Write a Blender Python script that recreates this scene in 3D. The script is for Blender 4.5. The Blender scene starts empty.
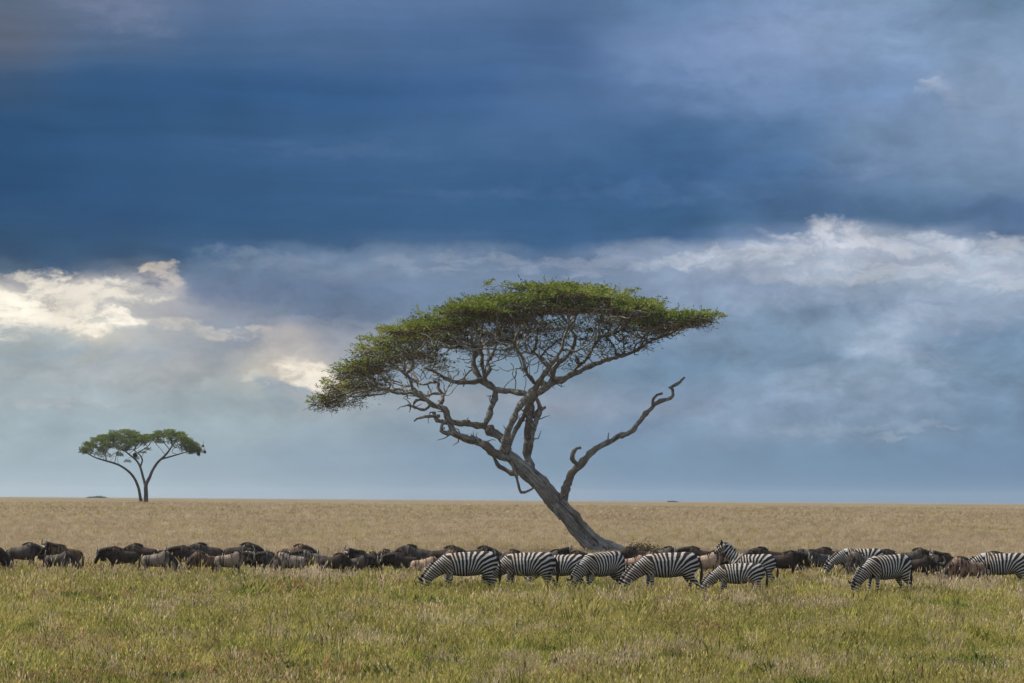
import bpy, math, random
import numpy as np
from mathutils import Vector, Matrix
random.seed(7); RNG = np.random.default_rng(7)
R = math.radians; PI = math.pi
sc = bpy.context.scene
COL = sc.collection

# ------------------------------------------------------------------ camera
F = 3000.0; CX, CY = 512.0, 341.5; CAMZ = 2.8
cam_d = bpy.data.cameras.new('camera'); cam = bpy.data.objects.new('camera', cam_d); COL.objects.link(cam)
cam_d.sensor_width = 36; cam_d.lens = F / 1024 * 36; cam_d.clip_start = .5; cam_d.clip_end = 20000
pitch = math.atan((499.9 - CY) / F)
CM = Matrix.Translation((0, 0, CAMZ)) @ Matrix.Rotation(PI / 2 + pitch, 4, 'X') @ Matrix.Rotation(R(0.39), 4, 'Z')
cam.matrix_world = CM
sc.camera = cam
CR = CM.to_3x3()
def P(px, py, d):
    """world point seen at pixel px,py on the plane y=d"""
    v = CR @ Vector((px - CX, -(py - CY), -F))
    return Vector((0, 0, CAMZ)) + v * (d / v.y)

# ------------------------------------------------------------------ terrain
def sm(a, b, x):
    t = np.clip((x - a) / (b - a), 0, 1); return t * t * (3 - 2 * t)
def terr(x, y):
    x = np.asarray(x, float); y = np.asarray(y, float)
    z = 1.95 * sm(190, 500, y) + .22 * sm(450, 1200, y)
    z = z + .05 * np.sin(x * .11 + 1.3) * np.sin(y * .07) * sm(120, 220, y)
    z = z + .035 * np.sin(x * .55 + y * .21) * np.sin(y * .37 + 1) * (1 - sm(70, 85, y))
    z = z + .12 * np.sin(x * .0061 + 2) * np.sin(y * .004 + .6) * sm(600, 1200, y)
    return z
def ground_pt(px, d):
    z = 0.0
    for _ in range(3):
        hy = CY
        # find py whose point on plane y=d has this z
        a = P(px, 480, d); b = P(px, 700, d)
        t = (z - a.z) / (b.z - a.z); p = a + (b - a) * t
        z = float(terr(p.x, d))
    return Vector((p.x, d, z))

# ------------------------------------------------------------------ node helpers
def mat(name):
    m = bpy.data.materials.new(name); m.use_nodes = True
    nt = m.node_tree; nt.nodes.clear()
    return m, nt
class G:
    def __init__(s, nt): s.nt = nt
    def n(s, t, **k):
        nd = s.nt.nodes.new(t)
        for a, v in k.items(): setattr(nd, a, v)
        return nd
    def l(s, a, b): s.nt.links.new(a, b)
    def inp(s, sock, v):
        if hasattr(v, 'is_output') or isinstance(v, bpy.types.NodeSocket): s.l(v, sock)
        else: sock.default_value = v
    def m(s, op, a, b=0.0, c=0.0, clamp=False):
        nd = s.n('ShaderNodeMath', operation=op, use_clamp=clamp)
        s.inp(nd.inputs[0], a); s.inp(nd.inputs[1], b)
        if op in ('MULTIPLY_ADD',): s.inp(nd.inputs[2], c)
        return nd.outputs[0]
    def ss(s, x, a, b, o0=0.0, o1=1.0):
        nd = s.n('ShaderNodeMapRange', interpolation_type='SMOOTHSTEP')
        s.inp(nd.inputs[0], x); s.inp(nd.inputs[1], a); s.inp(nd.inputs[2], b); s.inp(nd.inputs[3], o0); s.inp(nd.inputs[4], o1)
        return nd.outputs[0]
    def lin(s, x, a, b, o0=0.0, o1=1.0):
        nd = s.n('ShaderNodeMapRange'); nd.clamp = True
        s.inp(nd.inputs[0], x); s.inp(nd.inputs[1], a); s.inp(nd.inputs[2], b); s.inp(nd.inputs[3], o0); s.inp(nd.inputs[4], o1)
        return nd.outputs[0]
    def mix(s, f, a, b, bt='MIX'):
        nd = s.n('ShaderNodeMix', data_type='RGBA', blend_type=bt)
        s.inp(nd.inputs[0], f)
        for k, v in ((6, a), (7, b)):
            if isinstance(v, (tuple, list)): v = tuple(v) + ((1,) if len(v) == 3 else ())
            s.inp(nd.inputs[k], v)
        return nd.outputs[2]
    def noise(s, vec, scale, det=4, rough=.55, dist=0.0, dim='3D'):
        nd = s.n('ShaderNodeTexNoise', noise_dimensions=dim)
        if vec is not None: s.l(vec, nd.inputs['Vector'])
        nd.inputs['Scale'].default_value = scale; nd.inputs['Detail'].default_value = det
        nd.inputs['Roughness'].default_value = rough; nd.inputs['Distortion'].default_value = dist
        return nd.outputs['Fac']
    def comb(s, x, y, z=0.0):
        nd = s.n('ShaderNodeCombineXYZ'); s.inp(nd.inputs[0], x); s.inp(nd.inputs[1], y); s.inp(nd.inputs[2], z)
        return nd.outputs[0]
    def ramp(s, f, stops, interp='LINEAR'):
        nd = s.n('ShaderNodeValToRGB'); cr = nd.color_ramp; cr.interpolation = interp
        s.inp(nd.inputs[0], f)
        while len(cr.elements) > 1: cr.elements.remove(cr.elements[0])
        cr.elements[0].position = stops[0][0]; cr.elements[0].color = tuple(stops[0][1]) + (1,)
        for p, c in stops[1:]:
            e = cr.elements.new(p); e.color = tuple(c) + (1,)
        return nd.outputs[0]
def s2l(c):
    out = []
    for v in c:
        v /= 255.0
        out.append(v / 12.92 if v <= .04045 else ((v + .055) / 1.055) ** 2.4)
    return tuple(out)
def surf(g, col, rough=.8, spec=.2, transl=0.0, bump=None, bstr=.3, bdist=.02):
    b = g.n('ShaderNodeBsdfPrincipled'); g.inp(b.inputs['Base Color'], col if not isinstance(col, tuple) else col + (1,))
    b.inputs['Roughness'].default_value = rough; b.inputs['Specular IOR Level'].default_value = spec
    if bump is not None:
        bp = g.n('ShaderNodeBump'); bp.inputs['Strength'].default_value = bstr; bp.inputs['Distance'].default_value = bdist
        g.l(bump, bp.inputs['Height']); g.l(bp.outputs[0], b.inputs['Normal'])
    o = g.n('ShaderNodeOutputMaterial')
    if transl > 0:
        t = g.n('ShaderNodeBsdfTranslucent'); g.inp(t.inputs['Color'], col if not isinstance(col, tuple) else col + (1,))
        mx = g.n('ShaderNodeMixShader'); mx.inputs[0].default_value = transl
        g.l(b.outputs[0], mx.inputs[1]); g.l(t.outputs[0], mx.inputs[2]); g.l(mx.outputs[0], o.inputs[0])
    else: g.l(b.outputs[0], o.inputs[0])

# ------------------------------------------------------------------ world (Nishita sky behind a cloud deck given by direction)
SUN_EL, SUN_AZ = R(50), R(-72)       # azimuth from +Y towards +X
world = bpy.data.worlds.new('World'); sc.world = world; world.use_nodes = True
world.cycles.sampling_method = 'MANUAL'; world.cycles.sample_map_resolution = 256
nt = world.node_tree; nt.nodes.clear(); g = G(nt)
STR = .1
sky = g.n('ShaderNodeTexSky', sky_type='NISHITA'); sky.sun_disc = False
sky.sun_elevation = SUN_EL; sky.sun_rotation = SUN_AZ
sky.air_density = 1.2; sky.dust_density = 1.5; sky.ozone_density = 1.5
tc = g.n('ShaderNodeTexCoord'); sep = g.n('ShaderNodeSeparateXYZ'); g.l(tc.outputs['Generated'], sep.inputs[0])
X, Y, Z = sep.outputs
u = g.m('MULTIPLY_ADD', g.m('ARCTAN2', X, Y), F, 0); u.node.inputs[2].default_value = 512
vv = g.m('MULTIPLY', g.m('ARCSINE', Z), -F)
v = g.m('ADD', g.m('MULTIPLY_ADD', g.m('SUBTRACT', u, 512.0), .0068, 0), g.m('ADD', vv, 499.9))
ul = g.comb(g.m('DIVIDE', u, 260.0), g.m('DIVIDE', v, 90.0), 0.0)
uf = g.comb(g.m('DIVIDE', u, 90.0), g.m('DIVIDE', v, 60.0), 3.7)
def cn(o): return g.m('SUBTRACT', o, .5)
nA = cn(g.noise(ul, 1.0, 3, .5)); 
ul2 = g.comb(g.m('ADD', g.m('DIVIDE', u, 230.0), 17.0), g.m('DIVIDE', v, 80.0), 5.0)
nB = cn(g.noise(ul2, 1.0, 3, .5))
nC = cn(g.noise(uf, 1.0, 6, .6)); 
uf2 = g.comb(g.m('ADD', g.m('DIVIDE', u, 80.0), 31.0), g.m('DIVIDE', v, 55.0), 9.0)
nD = cn(g.noise(uf2, 1.0, 6, .6))
damp = g.ss(v, 380.0, 480.0, 1.0, .15)
puff = g.ss(v, 215.0, 270.0, .5, 1.0)
du = g.m('ADD', g.m('MULTIPLY', nA, 60.0), g.m('MULTIPLY', g.m('MULTIPLY', nC, 75.0), puff))
dv = g.m('ADD', g.m('MULTIPLY', nB, 24.0), g.m('MULTIPLY', g.m('MULTIPLY', nD, 42.0), puff))
u2 = g.m('ADD', u, g.m('MULTIPLY', du, damp)); v2 = g.m('ADD', v, g.m('MULTIPLY', dv, damp))
uu = g.lin(u2, -100.0, 1124.0)
XS = [0, 110, 220, 330, 440, 550, 660, 770, 880, 1000]
#SKYROWS
ROWS = [
 (0,  [(92,108,130),(106,122,152),(88,112,148),(90,118,158),(90,118,160),(84,112,152),(98,128,166),(120,145,182),(126,150,182),(105,135,166)]),
 (45, [(92,102,122),(82,106,138),(72,102,140),(76,106,146),(74,106,148),(72,102,144),(112,138,178),(130,152,190),(132,157,190),(124,150,180)]),
 (90, [(58,86,118),(50,87,128),(50,88,130),(54,92,136),(62,98,144),(76,108,150),(92,122,164),(108,136,175),(116,143,180),(132,156,186)]),
 (140,[(44,80,120),(48,86,126),(54,90,130),(60,96,138),(66,102,144),(72,106,148),(66,102,144),(82,115,155),(112,138,170),(124,148,178)]),
 (185,[(42,78,116),(48,84,124),(52,88,128),(56,93,134),(58,95,136),(54,92,134),(58,96,138),(72,106,146),(98,126,160),(112,138,168)]),
 (222,[(48,82,118),(48,82,120),(50,86,124),(52,90,128),(56,94,134),(58,96,136),(58,94,132),(74,106,142),(80,110,144),(84,114,150)]),
 (237,[(50,82,114),(52,84,119),(56,90,126),(60,94,132),(68,101,139),(60,96,136),(64,98,138),(98,122,155),(140,156,178),(92,118,153)]),
 (253,[(56,84,114),(58,88,120),(66,98,134),(104,128,158),(112,134,162),(88,114,148),(135,153,178),(160,172,190),(168,180,196),(150,166,188)]),
 (270,[(82,104,128),(88,106,130),(102,124,150),(122,140,165),(116,136,162),(110,132,160),(136,154,178),(158,172,190),(162,176,194),(164,178,196)]),
 (290,[(0,(185,180,176)),(50,(172,172,174)),(90,(170,170,174)),(120,(165,168,174)),(160,(185,182,180)),(190,(112,125,152)),(330,(105,125,155)),(440,(111,132,159)),(550,(118,136,161)),(660,(128,146,171)),(770,(133,152,177)),(880,(141,159,181)),(1000,(153,169,189))]),
 (312,[(0,(205,200,188)),(50,(188,186,182)),(90,(182,182,180)),(130,(180,180,180)),(170,(170,172,178)),(220,(135,145,162)),(330,(108,126,152)),(440,(113,134,159)),(550,(113,136,161)),(660,(121,142,167)),(770,(123,146,171)),(880,(121,144,169)),(1000,(138,157,179))]),
 (335,[(0,(165,175,178)),(50,(175,182,182)),(80,(210,205,192)),(120,(180,182,180)),(170,(165,170,175)),(230,(140,150,165)),(290,(175,172,172)),(330,(150,156,168)),(440,(121,139,159)),(550,(118,139,161)),(660,(118,142,167)),(770,(121,146,171)),(900,(141,161,183)),(1000,(118,144,171))]),
 (372,[(0,(155,168,174)),(110,(160,168,172)),(170,(168,174,178)),(220,(158,165,170)),(260,(185,182,174)),(300,(205,198,188)),(330,(190,186,182)),(370,(140,155,168)),(440,(133,152,167)),(550,(121,144,164)),(660,(111,138,163)),(770,(123,148,171)),(880,(129,152,173)),(1000,(115,142,167))]),
 (402,[(158,172,178),(158,172,178),(155,170,176),(158,168,174),(145,158,170),(138,152,170),(128,148,172),(126,148,174),(128,150,174),(114,140,166)]),
 (430,[(158,174,182),(158,175,184),(155,172,180),(145,163,175),(135,155,172),(125,148,170),(122,146,172),(126,149,173),(120,144,168),(108,134,160)]),
 (460,[(158,176,186),(155,174,185),(150,169,182),(142,162,178),(130,153,174),(122,147,170),(116,144,170),(113,142,169),(110,139,167),(108,136,166)]),
 (500,[(165,182,192),(160,180,192),(152,172,186),(142,164,180),(132,155,175),(125,150,172),(112,142,170),(108,139,168),(106,137,166),(105,136,165)]),
]
prev = None
for i, (yy, cs) in enumerate(ROWS):
    if not isinstance(cs[0][1], tuple): cs = list(zip(XS, cs))
    st = [((x + 100) / 1224, s2l(c)) for x, c in cs]
    rc = g.ramp(uu, st, 'EASE')
    prev = rc if prev is None else g.mix(g.ss(v2, float(ROWS[i-1][0]), float(yy)), prev, rc)
# fine billow detail, brightness only
und = g.comb(g.m('DIVIDE', u2, 78.0), g.m('DIVIDE', v2, 46.0), 1.0)
d1 = cn(g.noise(und, 1.0, 7, .62))
wis = g.comb(g.m('DIVIDE', u2, 420.0), g.m('DIVIDE', v2, 16.0), 2.0)
d2 = cn(g.noise(wis, 1.0, 5, .55))
amp = g.m('MULTIPLY', g.ss(v, 400.0, 490.0, 1.0, .08), g.m('ADD', g.m('ADD', .30, g.m('MULTIPLY', g.ss(u, 500.0, 750.0), .5)), g.m('MULTIPLY', g.ss(v, 220.0, 260.0), .5)))
det = g.m('ADD', 1.0, g.m('ADD', g.m('MULTIPLY', d1, amp), g.m('MULTIPLY', g.m('MULTIPLY', d2, .36), g.m('MULTIPLY', g.ss(u, 480.0, 700.0, 1.0, .45), g.ss(v, 225.0, 300.0, 1.0, .35)))))
ue = g.comb(g.m('DIVIDE', u, 46.0), g.m('DIVIDE', v, 28.0), 12.3)
ue2 = g.comb(g.m('DIVIDE', u, 40.0), g.m('DIVIDE', v, 26.0), 44.1)
nE = cn(g.noise(ue, 1.0, 8, .62)); nF = cn(g.noise(ue2, 1.0, 8, .62))
ub = g.m('ADD', u, g.m('MULTIPLY', nE, 80.0)); vb = g.m('ADD', v, g.m('MULTIPLY', nF, 46.0))
BLOBS = [  # u, v, ru, rv, tilt, softness, strength, colour
 (30,302,75,24,0,.5,.85,(244,236,220)),(105,292,62,15,.05,.5,.8,(240,232,218)),(70,322,62,13,.1,.5,.8,(252,243,226)),(12,322,50,22,0,.5,.8,(253,246,230)),
 (165,276,24,13,-.2,.4,.75,(225,212,195)),(108,318,34,10,.2,.4,.75,(250,242,226)),(205,330,75,7,.08,.7,.5,(215,208,196)),
 (308,372,40,15,.35,.5,.9,(248,238,220)),(326,384,36,12,.1,.5,.8,(238,230,216)),(285,352,30,12,.4,.7,.45,(200,192,186)),
 (262,378,16,7,-.4,.5,.6,(210,205,196)),(170,380,70,13,.0,.9,.35,(186,188,188)),(40,402,90,5,0,.8,.4,(185,188,190)),
 (45,352,52,17,-.1,.7,.7,(150,168,180)),(150,352,46,12,-.1,.8,.5,(150,164,178)),(285,392,30,14,.3,.6,.6,(140,160,176)),
 (20,288,13,6,.3,.5,.8,(120,128,148)),(145,284,26,7,0,.5,.7,(118,126,148)),(150,290,14,8,0,.5,.6,(126,132,150)),
 (250,280,90,22,0,.9,.55,(98,120,148)),(380,262,150,12,0,.9,.5,(126,146,170)),(250,258,60,10,0,.8,.4,(130,148,170)),
 (830,244,80,14,.0,.8,.8,(200,204,214)),(845,228,40,9,0,.7,.6,(205,206,214)),(725,258,100,10,-.08,.5,.7,(186,194,208)),(955,250,90,13,.05,.5,.7,(192,198,210)),
 (900,272,110,14,0,.6,.6,(186,194,206)),(1000,282,70,14,.1,.5,.6,(186,192,204)),(600,264,100,9,-.05,.7,.5,(158,170,192)),(820,276,90,12,0,.7,.5,(180,188,202)),
 (880,258,60,7,.1,.6,.5,(150,162,186)),(970,268,60,6,.1,.6,.5,(148,160,184)),(760,268,60,7,0,.7,.45,(148,160,184)),
 (905,322,70,16,.1,.8,.4,(152,168,192)),(896,352,36,11,.1,.9,.5,(162,176,198)),(960,345,60,20,0,.9,.4,(106,134,168)),(760,360,110,16,0,.9,.35,(112,140,174)),
 (945,98,22,14,.9,1,.35,(165,178,202)),(930,88,16,5,0,.9,.4,(176,188,208)),(990,110,60,40,.3,.9,.35,(140,158,186)),(810,25,70,26,0,.9,.35,(146,168,202)),
 (730,75,100,40,0,1.0,.3,(128,152,190)),(900,40,60,30,0,1.0,.25,(96,124,162)),(650,60,40,30,0,1.0,.25,(108,136,176)),(110,20,60,22,.3,1.0,.4,(122,134,164)),
 (700,178,120,24,0,.9,.4,(66,100,144)),(800,205,120,12,0,.8,.4,(70,98,138)),(1000,212,70,12,0,.8,.5,(84,108,146)),(560,190,200,9,-.04,1.2,.25,(86,116,156)),(760,188,120,10,-.12,1.2,.3,(92,122,160)),
 (330,150,110,9,.03,1.0,.3,(86,112,150)),(900,168,80,18,0,.9,.35,(128,150,184)),
 (868,428,130,4,.0,.7,.4,(148,164,184)),(800,434,60,4,0,.7,.45,(152,168,186)),(880,412,60,5,-.05,.7,.3,(146,162,186)),(735,418,60,8,0,.9,.3,(140,156,180)),
 (470,402,90,9,0,.8,.45,(158,164,174)),(600,410,120,8,0,.9,.35,(148,158,174)),(880,438,30,3,0,.5,.4,(160,174,190)),
 (420,378,90,8,0,.9,.35,(124,146,172)),
 (750,300,110,12,0,.9,.45,(150,166,190)),(900,305,90,16,.05,.8,.45,(160,174,196)),(980,325,60,10,0,.8,.4,(156,170,192)),(870,375,110,14,-.08,.8,.5,(148,166,190)),(800,395,90,9,-.1,.8,.45,(150,168,190)),(900,400,80,12,0,.8,.4,(144,162,186)),(880,335,50,12,-.4,.7,.5,(164,178,198)),(700,330,60,14,0,.9,.35,(136,156,184)),(990,395,70,14,0,.9,.35,(130,152,180)),(60,445,160,14,0,1,.25,(172,186,192)),
 (60,372,80,16,0,.9,.4,(176,184,188)),(20,340,60,16,0,.8,.4,(186,190,190)),
 (460,262,90,9,0,.8,.45,(150,164,184)),(330,300,110,7,0,.8,.4,(96,118,148)),(300,322,120,6,0,.8,.45,(146,156,172)),(330,345,60,10,0,.9,.4,(160,166,176)),
]
up_ = g.comb(g.m('DIVIDE', u2, 38.0), g.m('DIVIDE', v2, 17.0), 71.0)
patch = g.ss(g.noise(up_, 1.0, 7, .62), .36, .60, .12, 1.12)
for (bu, bv, ru, rv, tl, soft, stg, bc) in BLOBS:
    a_ = g.m('SUBTRACT', ub, float(bu)); b_ = g.m('SUBTRACT', vb, float(bv))
    c_, s_ = math.cos(tl), math.sin(tl)
    a2 = g.m('ADD', g.m('MULTIPLY', a_, c_ / ru), g.m('MULTIPLY', b_, s_ / ru)); b2 = g.m('SUBTRACT', g.m('MULTIPLY', b_, c_ / rv), g.m('MULTIPLY', a_, s_ / rv))
    dd = g.m('ADD', g.m('MULTIPLY', a2, a2), g.m('MULTIPLY', b2, b2))
    prev = g.mix(g.m('MULTIPLY', g.ss(dd, 1.15 + .4 * soft, max(.0, .85 - soft), 0.0, stg), patch), prev, s2l(bc))
cl = g.n('ShaderNodeVectorMath', operation='SCALE'); g.l(prev, cl.inputs[0]); g.l(det, cl.inputs['Scale'])
cl2 = g.n('ShaderNodeVectorMath', operation='SCALE'); g.l(cl.outputs[0], cl2.inputs[0]); cl2.inputs['Scale'].default_value = .785 / STR
# unseen sky, brightened for ambient light above ~14 degrees: pale bright cloud with Nishita sky in the gaps
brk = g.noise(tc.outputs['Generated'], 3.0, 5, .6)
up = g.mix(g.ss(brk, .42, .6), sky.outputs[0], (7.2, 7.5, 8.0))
back_fill = g.mix(g.ss(Y, -.1, -.6), cl2.outputs[0], (4.2, 4.7, 5.4))  # unseen sky behind the camera, made brighter as fill light for front faces
fin = g.mix(g.ss(Z, .19, .34), back_fill, up)
# below the horizon (never lit): keep cloud colour
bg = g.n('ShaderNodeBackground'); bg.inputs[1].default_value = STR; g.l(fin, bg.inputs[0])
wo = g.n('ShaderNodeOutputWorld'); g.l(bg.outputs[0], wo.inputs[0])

sun_d = bpy.data.lights.new('sun', 'SUN'); sun_d.energy = 4.8; sun_d.angle = R(1.5); sun_d.color = (1, .93, .8)
sun = bpy.data.objects.new('sun', sun_d); COL.objects.link(sun)
sd = Vector((math.sin(SUN_AZ) * math.cos(SUN_EL), math.cos(SUN_AZ) * math.cos(SUN_EL), math.sin(SUN_EL)))
sun.rotation_euler = sd.to_track_quat('Z', 'Y').to_euler(); sun.location = (0, 0, 60)

sc.view_settings.view_transform = 'Standard'; sc.view_settings.look = 'None'
sc.view_settings.exposure = .35; sc.view_settings.gamma = 1
sc.cycles.max_bounces = 4; sc.cycles.diffuse_bounces = 3; sc.cycles.transmission_bounces = 3; sc.cycles.transparent_max_bounces = 4; sc.cycles.volume_bounces = 0

# ------------------------------------------------------------------ mesh helpers
class MB:
    """collects tubes / quads as numpy arrays, builds one mesh"""
    def __init__(s): s.v = []; s.f = []; s.n = 0
    def add(s, v, f):
        s.v.append(np.asarray(v, float)); s.f.append(np.asarray(f, np.int64) + s.n); s.n += len(v)
    def tube(s, pts, rad, k=8, sq=None, up=None, jit=0.0):
        """pts Nx3, rad N; sq = N (second radius, along 'up' x tangent frame)"""
        pts = np.asarray(pts, float); rad = np.asarray(rad, float); n = len(pts)
        T = np.gradient(pts, axis=0); T /= np.linalg.norm(T, axis=1)[:, None] + 1e-9
        ref = np.array([0, 1, 0.]) if up is None else np.asarray(up, float)
        if up is None and abs(T[:, 1]).mean() > .8: ref = np.array([0, 0, 1.])
        A = np.cross(T, ref); A /= np.linalg.norm(A, axis=1)[:, None] + 1e-9
        B = np.cross(A, T)
        sq = rad if sq is None else np.asarray(sq, float)
        ang = np.arange(k) * 2 * PI / k
        ring = (A[:, None, :] * (np.cos(ang)[None, :, None] * rad[:, None, None]) +
                B[:, None, :] * (np.sin(ang)[None, :, None] * sq[:, None, None]))
        if jit > 0: ring *= (1 + jit * RNG.uniform(-1, 1, (n, k, 1)))
        V = (pts[:, None, :] + ring).reshape(-1, 3)
        V = np.vstack([V, pts[0] - T[0] * rad[0] * .3, pts[-1] + T[-1] * rad[-1] * .3])
        Fq = []
        for i in range(n - 1):
            a = i * k
            for j in range(k):
                j2 = (j + 1) % k
                Fq.append((a + j, a + j2, a + k + j2, a + k + j))
        c0, c1 = n * k, n * k + 1
        for j in range(k):
            j2 = (j + 1) % k
            Fq.append((c0, j2, j, c0)); Fq.append((c1, (n - 1) * k + j, (n - 1) * k + j2, c1))
        s.add(V, Fq)
    def mesh(s, name, smooth=True):
        V = np.vstack(s.v); Fc = np.vstack(s.f)
        tri = Fc[:, 0] == Fc[:, 3]
        me = bpy.data.meshes.new(name)
        q = Fc[~tri]; t = Fc[tri][:, :3]
        loops = np.concatenate([q.ravel(), t.ravel()]).astype(np.int32)
        starts = np.concatenate([np.arange(len(q)) * 4, len(q) * 4 + np.arange(len(t)) * 3]).astype(np.int32)
        me.vertices.add(len(V)); me.vertices.foreach_set('co', V.astype(np.float32).ravel())
        me.loops.add(len(loops)); me.loops.foreach_set('vertex_index', loops)
        me.polygons.add(len(starts)); me.polygons.foreach_set('loop_start', starts)
        me.update(calc_edges=True); me.validate()
        if smooth: me.polygons.foreach_set('use_smooth', np.ones(len(me.polygons), bool))
        return me
def link(name, me, m=None, parent=None):
    o = bpy.data.objects.new(name, me); COL.objects.link(o)
    if m is not None and me is not None and not me.materials: me.materials.append(m)
    if parent is not None: o.parent = parent
    return o
def tag(o, label, cat, group=None):
    o['label'] = label; o['category'] = cat
    if group: o['group'] = group
    return o
def empty(name, loc, rz=0):
    o = bpy.data.objects.new(name, None); COL.objects.link(o); o.location = loc; o.rotation_euler = (0, 0, rz)
    o.empty_display_size = .3
    return o
def smooth_path(pts, rad, step):
    """Catmull-Rom through pts; returns resampled points and radii"""
    pts = np.asarray(pts, float); rad = np.asarray(rad, float)
    p = np.vstack([2 * pts[0] - pts[1], pts, 2 * pts[-1] - pts[-2]])
    out = []; ro = []
    for i in range(len(pts) - 1):
        L = np.linalg.norm(pts[i + 1] - pts[i]); k = max(1, int(L / step))
        for j in range(k):
            t = j / k
            a, b, c, d = p[i], p[i + 1], p[i + 2], p[i + 3]
            out.append(.5 * ((2 * b) + (-a + c) * t + (2 * a - 5 * b + 4 * c - d) * t * t + (-a + 3 * b - 3 * c + d) * t ** 3))
            ro.append(rad[i] * (1 - t) + rad[i + 1] * t)
    out.append(pts[-1]); ro.append(rad[-1])
    return np.array(out), np.array(ro)

# ------------------------------------------------------------------ ground
m_ground, nt = mat('savanna_soil'); g = G(nt)
tcg = g.n('ShaderNodeTexCoord'); po = tcg.outputs['Object']
sepg = g.n('ShaderNodeSeparateXYZ'); g.l(po, sepg.inputs[0])
fine = g.noise(po, 9.0, 5, .7); med = g.noise(po, .35, 5, .6)
mp = g.n('ShaderNodeMapping'); mp.inputs['Scale'].default_value = (.03, .012, .03); g.l(po, mp.inputs[0])
big = g.noise(mp.outputs[0], 1.0, 5, .65)
near = g.ramp(fine, [(.3, (.06, .055, .022)), (.55, (.16, .13, .055)), (.75, (.24, .2, .09))])
mp2 = g.n('ShaderNodeMapping'); mp2.inputs['Scale'].default_value = (.07, .035, .07); g.l(po, mp2.inputs[0])
streak = g.noise(mp2.outputs[0], 1.0, 6, .7)
far = g.ramp(g.m('ADD', g.m('MULTIPLY', big, .6), g.m('MULTIPLY', streak, .4)), [(.36, (.125, .10, .06)), (.5, (.16, .128, .08)), (.64, (.2, .165, .105))])
colg = g.mix(g.ss(sepg.outputs[1], 90.0, 260.0), near, far)
surf(g, colg, .95, .05, bump=fine, bstr=.5, bdist=.1)
ys = np.concatenate([np.linspace(-300, 30, 12), np.linspace(34, 200, 160), np.linspace(203, 600, 110), np.linspace(620, 1500, 50), np.linspace(1560, 4200, 30)])
tt = np.linspace(-1, 1, 161)
xs = np.sign(tt) * (np.abs(tt) ** 2.2) * 3000
GX, GY = np.meshgrid(xs, ys); GZ = terr(GX, GY)
b = MB(); nx = len(xs)
idx = np.arange(len(ys) * nx).reshape(len(ys), nx)
fq = np.stack([idx[:-1, :-1], idx[:-1, 1:], idx[1:, 1:], idx[1:, :-1]], -1).reshape(-1, 4)
b.add(np.stack([GX, GY, GZ], -1).reshape(-1, 3), fq)
ground = link('ground', b.mesh('ground'), m_ground); ground['kind'] = 'structure'

# ------------------------------------------------------------------ grass: one countless ground cover, instanced tufts
def grass_mat(name, cols, transl=.48):
    m, nt = mat(name); g = G(nt)
    oi = g.n('ShaderNodeObjectInfo'); ge = g.n('ShaderNodeNewGeometry')
    n1 = g.noise(ge.outputs['Position'], .5, 3, .6)
    mpp = g.n('ShaderNodeMapping'); mpp.inputs['Scale'].default_value = (.12, .05, .1); g.l(ge.outputs['Position'], mpp.inputs[0])
    n2 = g.noise(mpp.outputs[0], 1.0, 3, .6)
    f = g.m('ADD', g.m('MULTIPLY', oi.outputs['Random'], .8), g.m('ADD', g.m('MULTIPLY', n1, .38), g.m('SUBTRACT', g.m('MULTIPLY', n2, .7), .42)))
    bl = g.n('ShaderNodeAttribute', attribute_name='blade', attribute_type='GEOMETRY')
    f = g.m('ADD', f, g.m('MULTIPLY', g.m('SUBTRACT', bl.outputs['Fac'], .5), .55))
    k = len(cols)
    c = g.ramp(f, [(i / (k - 1), cc) for i, cc in enumerate(cols)])
    surf(g, c, .7, .15, transl=transl)
    return m
gm_green = grass_mat('green_grass', [(.035, .05, .01), (.16, .19, .034), (.29, .295, .06), (.46, .42, .11)])
gm_olive = grass_mat('olive_grass', [(.09, .085, .022), (.25, .225, .06), (.41, .355, .11), (.56, .475, .18)])
gm_straw = grass_mat('straw_grass', [(.26, .20, .115), (.40, .31, .205), (.52, .415, .285), (.62, .505, .355)])
gm_brown = grass_mat('rusty_seed_grass', [(.10, .055, .028), (.22, .135, .06), (.33, .21, .10), (.42, .3, .15)])
gm_weed = grass_mat('leafy_weed', [(.025, .04, .013), (.06, .09, .025), (.13, .17, .045), (.22, .27, .07)])
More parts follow.
